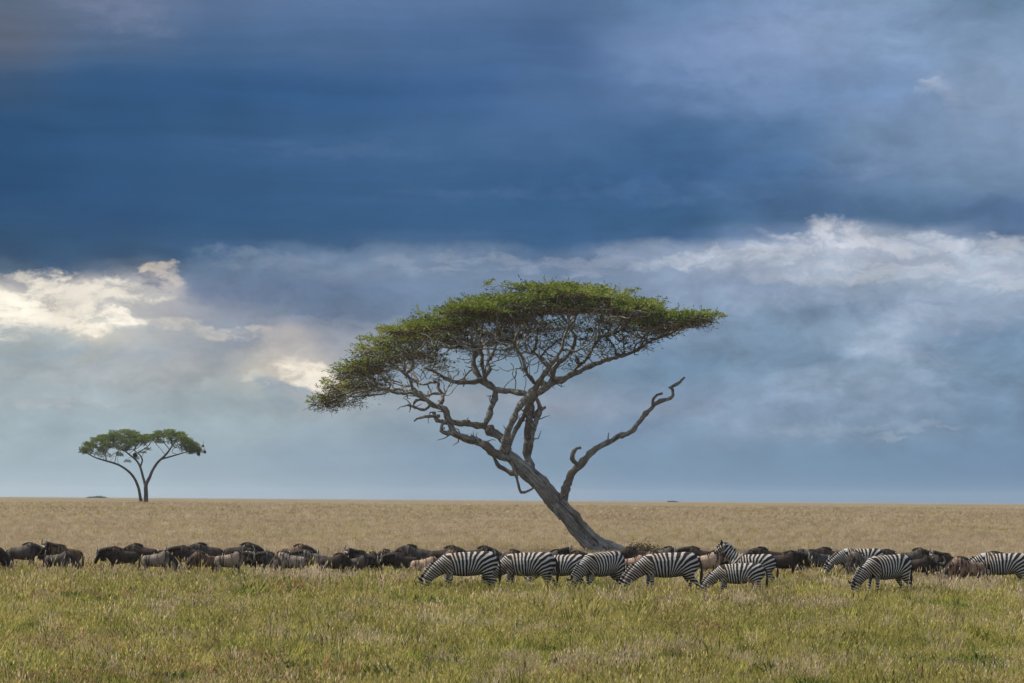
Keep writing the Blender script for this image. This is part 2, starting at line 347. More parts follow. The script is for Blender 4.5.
def tuft(name, nbl, h, spread, w, lean, m, broad=False, seed=False):
    V = []; Fc = []; c = 0; sh_ = []
    for i in range(nbl):
        a = random.uniform(0, 2 * PI); r = spread * math.sqrt(random.random())
        x, y = r * math.cos(a), r * math.sin(a)
        hh = h * random.uniform(.45, 1.0); ln = lean * random.uniform(.2, 1) * hh
        la = a + random.uniform(-1, 1); dx, dy = math.cos(la) * ln, math.sin(la) * ln
        wa = random.uniform(0, PI); wx, wy = math.cos(wa) * w, math.sin(wa) * w
        k = random.random(); c0 = c
        if broad:
            V += [(x, y, hh * .3), (x + dx * .5 - wx, y + dy * .5 - wy, hh * .65), (x + dx, y + dy, hh), (x + dx * .5 + wx, y + dy * .5 + wy, hh * .7)]
            Fc.append((c, c + 1, c + 2, c + 3)); c += 4
        else:
            V += [(x - wx, y - wy, -.02), (x + wx, y + wy, -.02), (x + dx * .35 + wx * .8, y + dy * .35 + wy * .8, hh * .6), (x + dx * .35 - wx * .8, y + dy * .35 - wy * .8, hh * .6),
                  (x + dx, y + dy, hh), (x + dx, y + dy, hh)]
            Fc.append((c, c + 1, c + 2, c + 3)); Fc.append((c + 3, c + 2, c + 4, c + 3)); c += 6
            if seed and random.random() < .4:
                q = w * 1.7
                V += [(x + dx - q, y + dy, hh * .86), (x + dx, y + dy - q, hh * .95), (x + dx + q, y + dy, hh * 1.0), (x + dx, y + dy + q, hh * 1.08)]
                Fc.append((c, c + 1, c + 2, c + 3)); c += 4
        sh_ += [k] * (c - c0)
    bb = MB(); bb.add(V, [f if len(f) == 4 else f for f in Fc])
    me = bb.mesh(name, smooth=False); me.materials.append(m)
    me.attributes.new('blade', 'FLOAT', 'POINT').data.foreach_set('value', np.array(sh_, np.float32))
    return bpy.data.objects.new(name, me)
tc_ = bpy.data.collections.new('zz_grass_tufts')
specs = [('tuft_a', 26, .42, .2, .010, .55, gm_olive, False, True), ('tuft_b', 26, .34, .2, .012, .7, gm_green, False, False),
         ('tuft_c', 22, .5, .17, .008, .4, gm_straw, False, True), ('tuft_d', 20, .36, .2, .010, .6, gm_brown, False, True),
         ('tuft_e', 34, .26, .2, .022, .8, gm_weed, True, False), ('tuft_f', 30, .24, .22, .018, .8, gm_green, True, False)]
for s_ in specs: tc_.objects.link(tuft(*s_))
def vnoise(x, y, sx, sy, seed):
    """cheap value noise 0..1"""
    r = np.random.default_rng(seed); T = r.random((256, 256))
    X_ = x / sx + 60; Y_ = y / sy + 60; xi = np.floor(X_).astype(int); yi = np.floor(Y_).astype(int)
    fx = X_ - xi; fy = Y_ - yi; fx = fx * fx * (3 - 2 * fx); fy = fy * fy * (3 - 2 * fy)
    t = lambda a, b_: T[a % 256, b_ % 256]
    return (t(xi, yi) * (1 - fx) + t(xi + 1, yi) * fx) * (1 - fy) + (t(xi, yi + 1) * (1 - fx) + t(xi + 1, yi + 1) * fx) * fy
PX, PY, PS, PK = [], [], [], []
for y0, y1, dens, sc0 in ((40, 60, 58, .85), (60, 80, 46, .95), (80, 98, 36, 1.0), (98, 130, 24, 1.0), (130, 190, 9, .85), (190, 300, 4.2, .92), (300, 470, 1.5, .85)):
    hw = lambda d: d * .178 + 4
    n = int((y1 - y0) * 2 * hw(y1) * dens)
    y = RNG.uniform(y0, y1, n); x = RNG.uniform(-1, 1, n) * hw(y1)
    k = np.abs(x) < hw(y); x = x[k]; y = y[k]; n = len(x)
    f = sm(92, 150, y) + RNG.normal(0, .12, n)          # 0 near green .. 1 straw
    pa = .5 * vnoise(x, y, 2.2, 5, 1) + .5 * vnoise(x, y, .8, 1.6, 2)
    pb = .6 * vnoise(x, y, 3.5, 7, 3) + .4 * vnoise(x, y, .9, 2, 4)
    r = RNG.random(n)
    kind = np.zeros(n, int)
    kind[r < .62] = 0; kind[(r >= .40) & (r < .64)] = 1; kind[(r >= .64) & (r < .72)] = 2; kind[(r >= .72) & (r < .80)] = 5; kind[(r >= .80) & (r < .83)] = 3; kind[(r >= .83) & (r < .87)] = 1; kind[(r >= .87) & (r < .92)] = 4; kind[r >= .92] = 5
    kind[(pa > .64) & (r < .5)] = 1; kind[(pa > .62) & (r > .5) & (r < .8)] = 4; kind[(pa > .62) & (r > .8)] = 5
    kind[(pb > .68) & (r < .2)] = 3; kind[(pb < .30) & (r < .35)] = 2
    far_ = f > .55; kind[far_ & (r < .82)] = 2; kind[far_ & (r >= .82) & (r < .9)] = 3; kind[far_ & (r >= .9)] = 0
    kind[(y < 88) & (kind == 2) & (RNG.random(n) < .55)] = 0
    pc = .6 * vnoise(x, y, 14, 22, 41) + .4 * vnoise(x, y, 5, 9, 42)
    kind[(y > 100) & (pc > .58) & (RNG.random(n) < .22)] = 0; kind[(y > 100) & (pc < .38) & (RNG.random(n) < .3)] = 3
    s = sc0 * RNG.uniform(.6, 1.2, n) * (1 + (.5 * vnoise(x, y, 1.7, 3.5, 5) - .25) * (1 - .7 * sm(110, 180, y)))
    s *= .80 * (1 + .26 * sm(76, 82, y)) * (1 - .25 * sm(108, 135, y))
    s *= 1 + .5 * (RNG.random(n) < .04)
    bald = vnoise(x, y, .55, 1.3, 8) + .25 * vnoise(x, y, 2.5, 5, 9)
    keep = (bald > .34) | (y > 88); x, y, s, kind, n = x[keep], y[keep], s[keep], kind[keep], int(keep.sum())
    PX.append(x); PY.append(y); PS.append(s); PK.append(kind)
PX = np.concatenate(PX); PY = np.concatenate(PY); PS = np.concatenate(PS); PK = np.concatenate(PK)
me = bpy.data.meshes.new('grass'); n = len(PX)
me.vertices.add(n); me.vertices.foreach_set('co', np.stack([PX, PY, terr(PX, PY)], -1).astype(np.float32).ravel())
for nm, tp, arr in (('gscale', 'FLOAT', PS.astype(np.float32)), ('kind_id', 'INT', PK.astype(np.int32)), ('spin', 'FLOAT', RNG.uniform(0, 6.28, n).astype(np.float32))):
    me.attributes.new(nm, tp, 'POINT').data.foreach_set('value', arr)
grass = link('grass', me); grass['kind'] = 'stuff'
gn = bpy.data.node_groups.new('scatter_tufts', 'GeometryNodeTree')
gn.interface.new_socket('Geometry', in_out='INPUT', socket_type='NodeSocketGeometry')
gn.interface.new_socket('Geometry', in_out='OUTPUT', socket_type='NodeSocketGeometry')
N = gn.nodes.new; L = gn.links.new
gi, go = N('NodeGroupInput'), N('NodeGroupOutput')
iop = N('GeometryNodeInstanceOnPoints'); ci = N('GeometryNodeCollectionInfo'); ci.inputs['Collection'].default_value = tc_
ci.inputs['Separate Children'].default_value = True; ci.inputs['Reset Children'].default_value = True
def na(nm, tp):
    a = N('GeometryNodeInputNamedAttribute'); a.data_type = tp; a.inputs[0].default_value = nm
    return [o for o in a.outputs if o.enabled and o.name == 'Attribute'][0]
iop.inputs['Pick Instance'].default_value = True
L(gi.outputs[0], iop.inputs['Points']); L(ci.outputs[0], iop.inputs['Instance']); L(na('kind_id', 'INT'), iop.inputs['Instance Index'])
cx = N('ShaderNodeCombineXYZ'); L(na('spin', 'FLOAT'), cx.inputs[2]); L(cx.outputs[0], iop.inputs['Rotation'])
L(na('gscale', 'FLOAT'), iop.inputs['Scale']); L(iop.outputs[0], go.inputs[0])
md = grass.modifiers.new('scatter', 'NODES'); md.node_group = gn

# ------------------------------------------------------------------ bark / leaves
def bark_mat(name, dark, light, warm):
    m, nt = mat(name); g = G(nt)
    t = g.n('ShaderNodeTexCoord'); o = t.outputs['Object']
    mp = g.n('ShaderNodeMapping'); mp.inputs['Scale'].default_value = (6, 6, .8)
    vr = g.n('ShaderNodeVectorRotate', rotation_type='Y_AXIS'); vr.inputs['Angle'].default_value = R(45 if name == 'grey_bark' else -40); g.l(o, vr.inputs['Vector']); g.l(vr.outputs[0], mp.inputs[0])
    a = g.noise(mp.outputs[0], 1.5, 6, .65, .6); b_ = g.noise(o, .7, 3, .5)
    c = g.ramp(a, [(.32, dark), (.5, tuple((p + q) / 2 for p, q in zip(dark, light))), (.68, light)])
    c = g.mix(g.ss(b_, .5, .68), c, warm)
    fn = g.noise(mp.outputs[0], 5.0, 4, .7, .3)
    c = g.mix(g.ss(fn, .36, .46, .4, 1.0), (.03, .028, .028), c)
    surf(g, c, .9, .1, bump=a, bstr=1, bdist=.14)
    return m
m_bark = bark_mat('grey_bark', (.04, .038, .038), (.40, .39, .375), (.17, .15, .13))
m_deadwood = bark_mat('dead_wood', (.05, .046, .043), (.32, .31, .295), (.17, .14, .11))
m_twig = bark_mat('twig_bark', (.035, .03, .026), (.12, .105, .09), (.085, .07, .055))
m_farbark = bark_mat('far_bark', (.05, .04, .035), (.12, .10, .085), (.08, .065, .05))
m_leaf, nt = mat('acacia_leaves'); g = G(nt)
at = g.n('ShaderNodeAttribute', attribute_name='tone', attribute_type='GEOMETRY')
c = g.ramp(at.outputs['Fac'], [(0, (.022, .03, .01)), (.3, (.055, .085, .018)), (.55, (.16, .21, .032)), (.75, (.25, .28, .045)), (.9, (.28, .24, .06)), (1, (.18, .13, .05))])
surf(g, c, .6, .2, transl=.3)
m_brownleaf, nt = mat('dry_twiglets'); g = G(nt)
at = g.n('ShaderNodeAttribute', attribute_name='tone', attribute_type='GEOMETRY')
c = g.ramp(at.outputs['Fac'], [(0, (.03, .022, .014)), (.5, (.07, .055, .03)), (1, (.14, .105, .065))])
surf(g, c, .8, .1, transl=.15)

def leaves(name, cen, nor_up, size, tone, m, parent, dirs=None, wr=.3):
    n = len(cen)
    d = RNG.normal(0, 1, (n, 3)); d[:, 2] = d[:, 2] * .45 + nor_up
    if dirs is not None: d = d * .4 + dirs
    d /= np.linalg.norm(d, axis=1)[:, None]
    w = RNG.normal(0, 1, (n, 3)); w = np.cross(d, w); w /= np.linalg.norm(w, axis=1)[:, None] + 1e-9
    ln = size * RNG.uniform(.6, 1.5, n)[:, None]; wd = ln * wr
    V = np.stack([cen, cen + d * ln * .5 + w * wd, cen + d * ln, cen + d * ln * .5 - w * wd], 1).reshape(-1, 3)
    f = np.arange(n * 4).reshape(n, 4)
    b = MB(); b.add(V, f); me = b.mesh(name, smooth=False)
    me.attributes.new('tone', 'FLOAT', 'POINT').data.foreach_set('value', np.repeat(tone, 4).astype(np.float32))
    return link(name, me, m, parent)

def colonize(seed_pts, attr, step, infl, kill, iters=90, grav=0.0, jit=.25, mind=None):
    pts = [np.array(p) for p in seed_pts]; par = [-1] * len(pts)
    A = np.array(attr); alive = np.ones(len(A), bool)
    Pn = np.array(pts); near = np.full(len(A), 1e9); ni = np.zeros(len(A), int)
    for k0 in range(0, len(A)):
        dd = np.linalg.norm(Pn - A[k0], axis=1); ni[k0] = dd.argmin(); near[k0] = dd[ni[k0]]
    for it in range(iters):
        act = alive & (near < infl)
        if not act.any(): break
        src = ni[act]; vec = A[act] - Pn[src]; vec /= np.linalg.norm(vec, axis=1)[:, None] + 1e-9
        us = np.unique(src); new = []; npar = []
        for q in us:
            dvec = vec[src == q].sum(0); dvec /= np.linalg.norm(dvec) + 1e-9
            dvec += RNG.normal(0, jit, 3); dvec[2] += grav; dvec /= np.linalg.norm(dvec)
            new.append(Pn[q] + dvec * step); npar.append(q)
        base = len(Pn); Pn = np.vstack([Pn, new]); par += npar
        D = np.linalg.norm(A[:, None, :] - np.array(new)[None], axis=2); mi = D.argmin(1); mv = D[np.arange(len(A)), mi]
        up_ = mv < near; near[up_] = mv[up_]; ni[up_] = base + mi[up_]
        alive &= near > kill
    return Pn, np.array(par)
def grow_tubes(b, Pn, par, nseed, tip, expo, maxr, k=5):
    n = len(Pn); ch = [[] for _ in range(n)]
    for i in range(nseed, n): ch[par[i]].append(i)
    acc = np.zeros(n)
    for i in range(n - 1, nseed - 1, -1):
        if not ch[i]: acc[i] = tip ** expo
        if par[i] >= nseed: acc[par[i]] += acc[i]
    rad = np.minimum(acc ** (1 / expo), maxr)
    tips = [i for i in range(nseed, n) if not ch[i]]
    # chains: follow thickest child
    for i in range(nseed):
        starts = list(ch[i])
        st = [(i, c) for c in starts]
        while st:
            a, c = st.pop(); chain = [a, c]
            while ch[c]:
                cs = sorted(ch[c], key=lambda q: -rad[q]); 
                for o_ in cs[1:]: st.append((c, o_))
                c = cs[0]; chain.append(c)
            p = Pn[chain]; r = rad[chain].copy(); r[0] = r[1]
            if len(p) > 2:
                q = p.copy(); q[1:-1] = (p[:-2] + 2 * p[1:-1] + p[2:]) / 4; p = q
            b.tube(p, r, k)
    return tips, rad

# ------------------------------------------------------------------ the big leaning acacia
TD = F / 19.3
RNG = np.random.default_rng(11)
tbase = ground_pt(607, TD)
tree = empty('acacia_tree', tbase)
tag(tree, 'large leaning umbrella acacia with wide flat green crown standing behind the zebras', 'tree')
O = np.array(tbase)
PXM = 1 / 19.3
def TP(px, py, dy=0.0):      # picture position of a limb joint on the tree's own plane, dy metres nearer (-) / farther (+)
    p = P(px, py, TD); return np.array([p.x, TD + dy, p.z]) - O
limbs = {
 'trunk': [(618,562,17,0),(611,556,14.5,0),(601,548,11,0),(590,537,8.8,0),(580,526,8,0),(570,515,7.8,0),(560,504,8,0),(550,493,8.6,0),(540,482,8.6,0),(531,474,8.2,0),(522,467,7.5,0),(513,459,6,0),(506,453,5,0)],
 'A': [(513,459,5.5,0),(502,454,4.8,-.3),(488,446,4.6,-.6),(479,440,4.3,-.9),(466,436,3.8,-1.1),(456,431,3.4,-1.3),(450,421,3.2,-1.4),(445,411,3,-1.5),(435,407,2.6,-1.6),(426,401,2.4,-1.8),(416,396,2.1,-2),(400,395.6,1.7,-2.4),(388,391,1.3,-2.8),(376,393,1,-3)],
 'A2': [(484,444,3,-.7),(472,441,2.8,-1.4),(458,437,2.5,-1.8),(442,431,2.2,-2),(443,425,1.6,-2),(448,420,1.2,-1.8)],
 'A3': [(412,395,1.8,-2),(412,388,1.8,-2.2),(410,380,1.6,-2.4),(404,372,1.2,-2.6)],
 'A4': [(435,407,2,-1.6),(442,402,2,-1.2),(445,394,1.7,-1),(437,391,1.5,-.6),(426,394,1.2,-.4),(418,390,1.1,0)],
 'A5': [(445,396,1.5,-1),(439,388,1.5,-1),(439,382,1.4,-.8),(424,385,1.2,-.4),(416,381,1.1,0)],
 'A6': [(440,417,2,-1.4),(434,417,1.8,-1.4),(422,418,1.4,-1.4),(415,422,1,-1.4)],
 'A7': [(432,405,1.8,-1.6),(426,409,1.4,-1.7),(416,408,1.1,-1.8),(409,405.5,.9,-1.8)],
 'A8': [(426,401,1.8,-1.8),(417,401,1.4,-1.9),(415,405,1.1,-1.9)],
 'B0': [(506,453,4.6,.1),(505,441,4.4,.2),(494,433,4.2,.3),(483,427,3.9,.4),(470,426,3.4,.3),(453,423,3,.2),(437,420,2.4,0),(434,412,2,0)],
 'B1': [(483,427,3.2,.4),(487,421,3.2,.5),(490,409.5,3.1,.6),(494,398,3.2,.7),(494,390,3.4,.8),(488,386,3.6,.8),(481,382,3.4,.9),(473,373,3,1.0),(472,360,2.6,1.2),(476,351,2.2,1.3),(469,345,1.6,1.4),(456,340,1.2,1.6)],
 'B2': [(481,382,3,.9),(480,378,3,.8),(468,380,2.7,.5),(455.6,381,2.5,.2),(447,379,2.1,0),(436,373,1.6,-.3),(424,368,1.2,-.5)],
 'B3': [(488,386,2.4,.8),(481,372,2.2,.3),(481,362,2,0),(483,355,1.7,-.3),(478,346,1.3,-.6)],
 'B4': [(490,386,2.4,.8),(486,377,2.2,1.2),(489,368,2.1,1.8),(488.5,358,1.8,2.2),(494,348,1.3,2.6)],
 'C': [(505,450,4.6,-.3),(506,438,4.1,-.7),(510,428,3.8,-1),(516,414,3.7,-1.2),(523,404,3.7,-1.2),(530,396,4,-1),(534,386,3.6,-1.4),(540,378,3.0,-2),(548,369,2.6,-2.6),(557,360,2,-3)],
 'C2': [(508,448,3,.4),(513,432,2.9,.7),(520,420,2.7,.7),(527,408,2.5,.3),(531,398,2.3,0)],
 'B5': [(494,390,3.3,.8),(503,388.5,3.4,.7),(514,390.5,3.5,.5),(524,394,3.4,.3),(531,397,3.2,.1)],
 'D': [(531,474,5.5,.3),(529,462,5,.8),(527.5,450,4.9,.9),(529,433,4.9,.8),(531,416,5,.5),(531,402,4.8,.2),(538,394,4.8,0),(545,388,4.3,.2),(553,381.5,3.9,.5),(562,377,3.6,.8),(574,371,3.2,1.1),(590,364.5,2.9,1.4),(608,359,2.5,1.6),(621,354,2.1,1.8),(636,349,1.7,2.1),(650,341,1.4,2.4),(668,333,1.1,2.8)],
 'D2': [(533,418,2.6,.4),(538.5,411,2.2,.2),(545.5,407,1.5,0)],
 'D1': [(530,450,2.5,.5),(536,425,3.2,.4),(541,410,2.8,.3),(537,399,2.5,.2)],
 'E': [(548,385,3.2,.4),(552,376,2.8,1),(549,366,2.5,1.6),(541,357,2,2.2),(532,349,1.5,2.8)],
 'E2': [(553,380,2.2,.5),(556,368,2.3,.2),(566,356,2,-.2),(574,343,1.7,-.6),(570,330,1.4,-.8),(563,318,1.1,-1)],
 'E3': [(576,370,1.8,1.1),(586,358,1.6,.4),(594,346,1.4,-.2),(606,334,1.1,-.8)],
 'E4': [(534,384,2.2,-1.2),(527,374,1.8,-2.2),(522,362,1.6,-3),(515,350,1.2,-3.6)],
 'G': [(562,506,5.5,0),(564,496,5,-.2),(567,484,4.4,-.4),(570.5,475,4.4,-.5),(577.6,466.6,4.2,-.6),(584.6,458,3.8,-.7),(595,447,3.4,-.7),(607,440,3.1,-.6),(620,431.5,3.2,-.5),(632,427,2.7,-.4),(639,419,2.6,-.3),(648,408.6,2.6,-.2),(658,403,2.2,0),(668,400,2,.1),(674,395.5,1.9,.2),(673.5,390,1.7,.2),(670.5,387,1.9,.2),(677,383,1.6,.2),(685,377,1.2,.2)],
 'G2': [(579,466,2.4,-.6),(572,459,2.3,-.9),(573,452,2.1,-1),(580.5,448,1.7,-.9)],
 'G3': [(653,406,1.9,-.1),(653.5,399,1.7,-.2),(657,395,1.4,-.3),(662,393.5,1.2,-.4)],
 'G5': [(608,440,.8,-.6),(608.5,433,.5,-.6)],
 'H': [(511,461,1.3,-.3),(513.5,470,1.5,-.5),(516,481,1.6,-.6),(520,492,1.5,-.6),(528,490.5,1.4,-.4),(537,484,1.6,0)],
 'H2': [(522,470,4.4,.1),(513,474,3.2,.3),(505,471,2.8,.5),(497,465,2.5,.6),(495,457,2.4,.5),(487,450,2.2,0),(483,444,2.2,-.4)],
 'H3': [(552,500,2.6,-.2),(555,509,1.6,-.3),(560,520,.6,-.4)],
 'root': [(606,550,5,-.3),(622,553,4.2,-.8),(640,556.5,3,-1.2),(656,559,2,-1.3)],
 'root2': [(598,550,6,-.5),(594,556,6,-1.0),(590,561,5,-1.3)],
 'ridge': [(563,501,3.0,-.34),(573,511,2.6,-.42),(585,525,2.6,-.44),(598,539,3,-.5),(613,551,3.6,-.62),(630,559,3.5,-.9)],
}
tb = MB(); lb = MB(); db = MB(); seeds = []
for nm, q in limbs.items():
    pts = [TP(a, b_, d) for a, b_, r, d in q]; rr = [r * PXM * (1 if nm in ('trunk', 'ridge', 'root', 'root2') else .9) for a, b_, r, d in q]
    p, r = smooth_path(pts, rr, .16)
    nz = np.cumsum(RNG.normal(0, .034, p.shape), 0); nz -= np.linspace(0, 1, len(p))[:, None] * nz[-1]
    p = p + nz * .8
    if nm not in ('trunk', 'ridge', 'root', 'root2'): r = r * (1 + .12 * np.sin(np.arange(len(r)) * 1.3 + len(nm) * 2) + RNG.normal(0, .05, len(r)))
    dst = db if nm[0] == 'G' else (tb if nm in ('trunk', 'root', 'root2', 'ridge', 'H3') else lb)
    fl_ = 1 + .10 * np.interp(np.arange(len(r)), np.arange(0, len(r) + 3, 3), RNG.uniform(-1, 1, len(np.arange(0, len(r) + 3, 3))))
    kn = RNG.random(len(r)) < .06; fl_[kn] += .22
    if nm in ('trunk', 'ridge', 'root', 'root2'): fl_ = 1 + (fl_ - 1) * .35
    dst.tube(p, r * fl_, 14 if nm in ('trunk',) else 10, jit=.06 if nm in ('trunk', 'ridge') else .17)
    if nm[0] in 'ABCDE': seeds += [(p[i], r[i]) for i in range(0, len(p), 3) if r[i] < 3.4 * PXM]
for k in range(110):
    p0, r0 = seeds[RNG.integers(0, len(seeds))]
    d_ = RNG.normal(0, 1, 3); d_[1] *= .7; d_ /= np.linalg.norm(d_); ln = RNG.uniform(.3, 1.0)
    q = [p0]; 
    for j in range(4): d_ = d_ + RNG.normal(0, .45, 3) + [0, 0, .08]; d_ /= np.linalg.norm(d_); q.append(q[-1] + d_ * ln / 4)
    lb.tube(q, np.linspace(.045, .014, 5), 5)
link('trunk', tb.mesh('trunk'), m_bark, tree)
dead = link('dead_limb', db.mesh('dead_limb'), m_deadwood, tree)
dead['label'] = 'bare crooked dead limb reaching up to the right'
# crown outline (top and underside, picture pixels at the tree plane)
cpx = [312, 330, 350, 370, 400, 430, 460, 490, 520, 550, 580, 610, 640, 662, 680, 700, 722]
ctop = [401, 388, 365, 343, 321, 309, 300, 291, 283, 280, 285, 290, 295, 309, 306, 309, 317]
cbot = [405, 402, 394, 385, 366, 350, 342, 334, 326, 316, 312, 316, 324, 330, 331, 329, 323]
pads = []   # centre, rx, rz, tone shift
xc, Rx = 525.0, 212.0
for i in range(250):
    px = RNG.uniform(326, 699)
    e = math.sqrt(max(.02, 1 - ((px - xc) / Rx) ** 2)); W = 1.3 + 6.6 * e
    dy = RNG.uniform(-1, 1) * W
    T = np.interp(px, cpx, ctop); B_ = np.interp(px, cpx, cbot)
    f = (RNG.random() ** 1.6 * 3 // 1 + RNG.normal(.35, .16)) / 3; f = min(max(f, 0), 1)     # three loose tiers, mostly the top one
    cl_ = float(vnoise(np.array(px), np.array(dy), 26.0, 2.6, 31)); py = T + 2 + 9 * cl_ * (1 - f) + (B_ - T - 4) * f * .85
    p = TP(px, py, dy)
    p[2] -= (.9 * (dy / W) ** 2) * e ** 2
    edge = 1 - e
    pads.append((p, RNG.uniform(.55, 1.4) * (.3 + .72 * e), RNG.uniform(.07, .17), f, px))
for px, py, dy, rx, f in [(505,350,-1.5,.8,.6),(513,345,1,.6,.6),(545,328,-2,.9,.5),(555,338,0,.8,.6),(540,340,2,.7,.7),(597,342,-1,.9,.75),(615,347,1,.8,.8),(640,343,0,.8,.8),(600,330,2,.8,.7),
                          (625,335,-2,.7,.7),(650,335,1,.7,.7),(580,352,1,.6,.8),(568,362,0,.5,.8),(472,350,-2,.6,.8),(440,362,1,.7,.8),(352,398,0,.8,.7),(340,400,-1,.7,.7),(328,404,.5,.6,.6),(318,402,0,.5,.3),(362,388,2,.8,.6),
                          (322,399,.5,.4,.3),(317,404,-.3,.35,.4),(330,398,.6,.5,.4),(337,390,0,.5,.3),(335,384,1,.5,.3),(343,374,-1,.6,.2),(362,352,0,.7,.15),(372,346,1.5,.6,.1),(690,316,-1,.9,.1),(702,317,0,.7,.1),(711,320,.3,.45,.1),(676,313,1.5,.9,.15),(500,286,-1,.6,.1),(620,292,0,.8,.1),(655,301,0,.5,.4)]:
    pads.append((TP(px, py, dy), rx, .17, f, px))
LC, LT, LB, LBT = [], [], [], []; attr = []; LD = []
for c, rx, rz, f, px in pads:
    left = np.clip((470 - px) / 160, 0, 1)
    thin_ = .6 if px < 375 else 1.0
    ns = int(thin_ * 430 * (rx / .9) ** 2 * (1.2 - .8 * f)) + 30
    # feathery sprays: every pad is a dozen short sprigs fanning outward with leaflets along them
    nsp = max(6, int(ns / 14)); 
    a = RNG.uniform(0, 2 * PI, nsp); r0 = rx * np.sqrt(RNG.random(nsp)); 
    base = np.stack([np.cos(a) * r0, np.sin(a) * r0, RNG.uniform(-.5, 1, nsp) * rz * (1 - .6 * (r0 / rx) ** 2)], 1) + c
    out = np.stack([np.cos(a) * .9, np.sin(a) * .9, RNG.uniform(-.15, .5, nsp)], 1) + RNG.normal(0, .45, (nsp, 3)) * [1, 1, .4]
    out /= np.linalg.norm(out, axis=1)[:, None]
    t = RNG.random((nsp, 14, 1)); ln = RNG.uniform(.25, .6, (nsp, 1, 1))
    q = (base[:, None, :] + out[:, None, :] * t * ln + RNG.normal(0, .035, (nsp, 14, 3))).reshape(-1, 3)
    LC.append(q); LD.append(np.repeat(out, 14, axis=0))
    tn = np.repeat(RNG.normal(.0, .13, nsp), 14) + .64 - .85 * f + .28 * left + RNG.normal(0, .08, len(q)); LT.append(np.clip(tn, 0, 1))  # lower tiers darker: the crown's underside shade is put into leaf tone
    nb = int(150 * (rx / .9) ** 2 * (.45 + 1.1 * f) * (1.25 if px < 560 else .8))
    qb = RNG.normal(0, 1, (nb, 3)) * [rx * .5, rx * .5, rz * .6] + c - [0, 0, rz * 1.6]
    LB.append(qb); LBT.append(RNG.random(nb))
    for k in range(6):
        aa = RNG.uniform(0, 2 * PI); rr = rx * math.sqrt(RNG.random()) * .9
        attr.append(c + np.array([math.cos(aa) * rr, math.sin(aa) * rr, -rz * RNG.uniform(.3, 1.6)]))
for k in range(620):
    px = RNG.uniform(385, 668); B_ = np.interp(px, cpx, cbot); lo = np.interp(px, [385, 440, 520, 600, 668], [395, 385, 378, 362, 338])
    attr.append(TP(px, RNG.uniform(B_ - 4, lo), RNG.uniform(-4, 4)))
LC = np.vstack(LC); LT = np.concatenate(LT)
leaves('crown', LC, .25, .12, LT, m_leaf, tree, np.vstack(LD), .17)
leaves('dry_twiglets', np.vstack(LB), 0, .22, np.concatenate(LBT), m_brownleaf, tree, None, .07)
sp = [s_[0] for s_ in seeds]
# spread first with some mid-air attractors for the open layer under the crown
Pn, par = colonize(sp, attr, .27, 6.5, .34, iters=70, grav=.02, jit=.38)
brb = lb
tips, rad = grow_tubes(brb, Pn, par, len(sp), .021, 2.3, .13, 5)
link('branches', brb.mesh('branches'), m_bark, tree)
# fine hanging twigs below branch tips and pads
tw = MB()
for c, rx, rz, f, px in pads:
    edge = 1.0 if px < 420 or px > 600 else .5
    for k in range(int(7 * edge * (rx / .8)) + 3):
        a = RNG.uniform(0, 2 * PI); r0 = rx * RNG.uniform(.1, .8)
        s0 = c + np.array([math.cos(a) * r0, math.sin(a) * r0, -rz * .5])
        dr = np.array([math.cos(a) * .6 + RNG.normal(0, .4), math.sin(a) * .6 + RNG.normal(0, .4), RNG.uniform(-.9, .1)])
        if px < 375: dr += [-.35, 0, -.15]
        ln = RNG.uniform(.25, .7)
        m_ = s0 + dr * ln * .5 + RNG.normal(0, .09, 3)
        tw.tube([s0, m_, s0 + dr * ln], [.013, .010, .006], 3)
link('twigs', tw.mesh('twigs'), m_twig, tree)

# ------------------------------------------------------------------ the distant acacia on the left
FD = 484.0; fs = F / FD
RNG = np.random.default_rng(23)
fb = ground_pt(145, FD)
ftree = empty('acacia_tree', fb); tag(ftree, 'distant flat topped acacia with forked stems alone near the horizon at left', 'tree')
O2 = np.array(fb)
fy0 = 504.2
base_py = None
def FP(px, py, dy=0.0):
    p = P(px, py, FD); return np.array([p.x, FD + dy, p.z]) - O2
flimbs = [
 [(146,506,2.6,0),(146,500,2.2,0),(146,492,2.1,0),(146,485,1.9,0),(149,478,1.6,.5),(152,470,1.4,1),(157,462,1.3,1.5),(163,456,1.1,2),(168,450,.9,2),(171,445,.7,2)],
 [(142,506,2,0),(140.5,497,1.6,-.3),(139,488,1.4,-.6),(135,478,1.3,-1),(129,471,1.2,-1.3),(120,465,1,-1.6),(108,461,.9,-2),(98,458,.7,-2.2),(88,453,.5,-2.4)],
 [(146,487,1.6,0),(143,478,1.3,.4),(140,468,1.2,.8),(136,461,1,1.2),(129,455,.9,1.5),(122,450,.7,1.8),(112,446,.5,2)],
 [(140,466,.9,.8),(142,460,.8,.5),(140,455,.6,0),(134,450,.5,-.3)],
 [(160,459,.9,2),(170,456,.8,2.6),(180,453,.6,3),(190,450,.5,3.4)],
 [(108,461,.7,-2),(106,455,.5,-1),(100,450,.4,0)]]
b1 = MB(); fseeds = []
for q in flimbs:
    p, r = smooth_path([FP(a, b_, d) for a, b_, r, d in q], [r / fs for a, b_, r, d in q], .35)
    b1.tube(p, r, 7, jit=.05); fseeds += [p[i] for i in range(len(p) // 2, len(p), 2)]
ft = [80, 90, 100, 115, 130, 143, 149, 158, 170, 180, 190, 202]; fT = [447, 440, 435, 430, 429, 432, 437, 431, 429, 431, 437, 446]; fB = [450, 451, 452, 452, 448, 442, 440, 441, 442, 446, 451, 452]
LC, LT, attr = [], [], []
fp = []
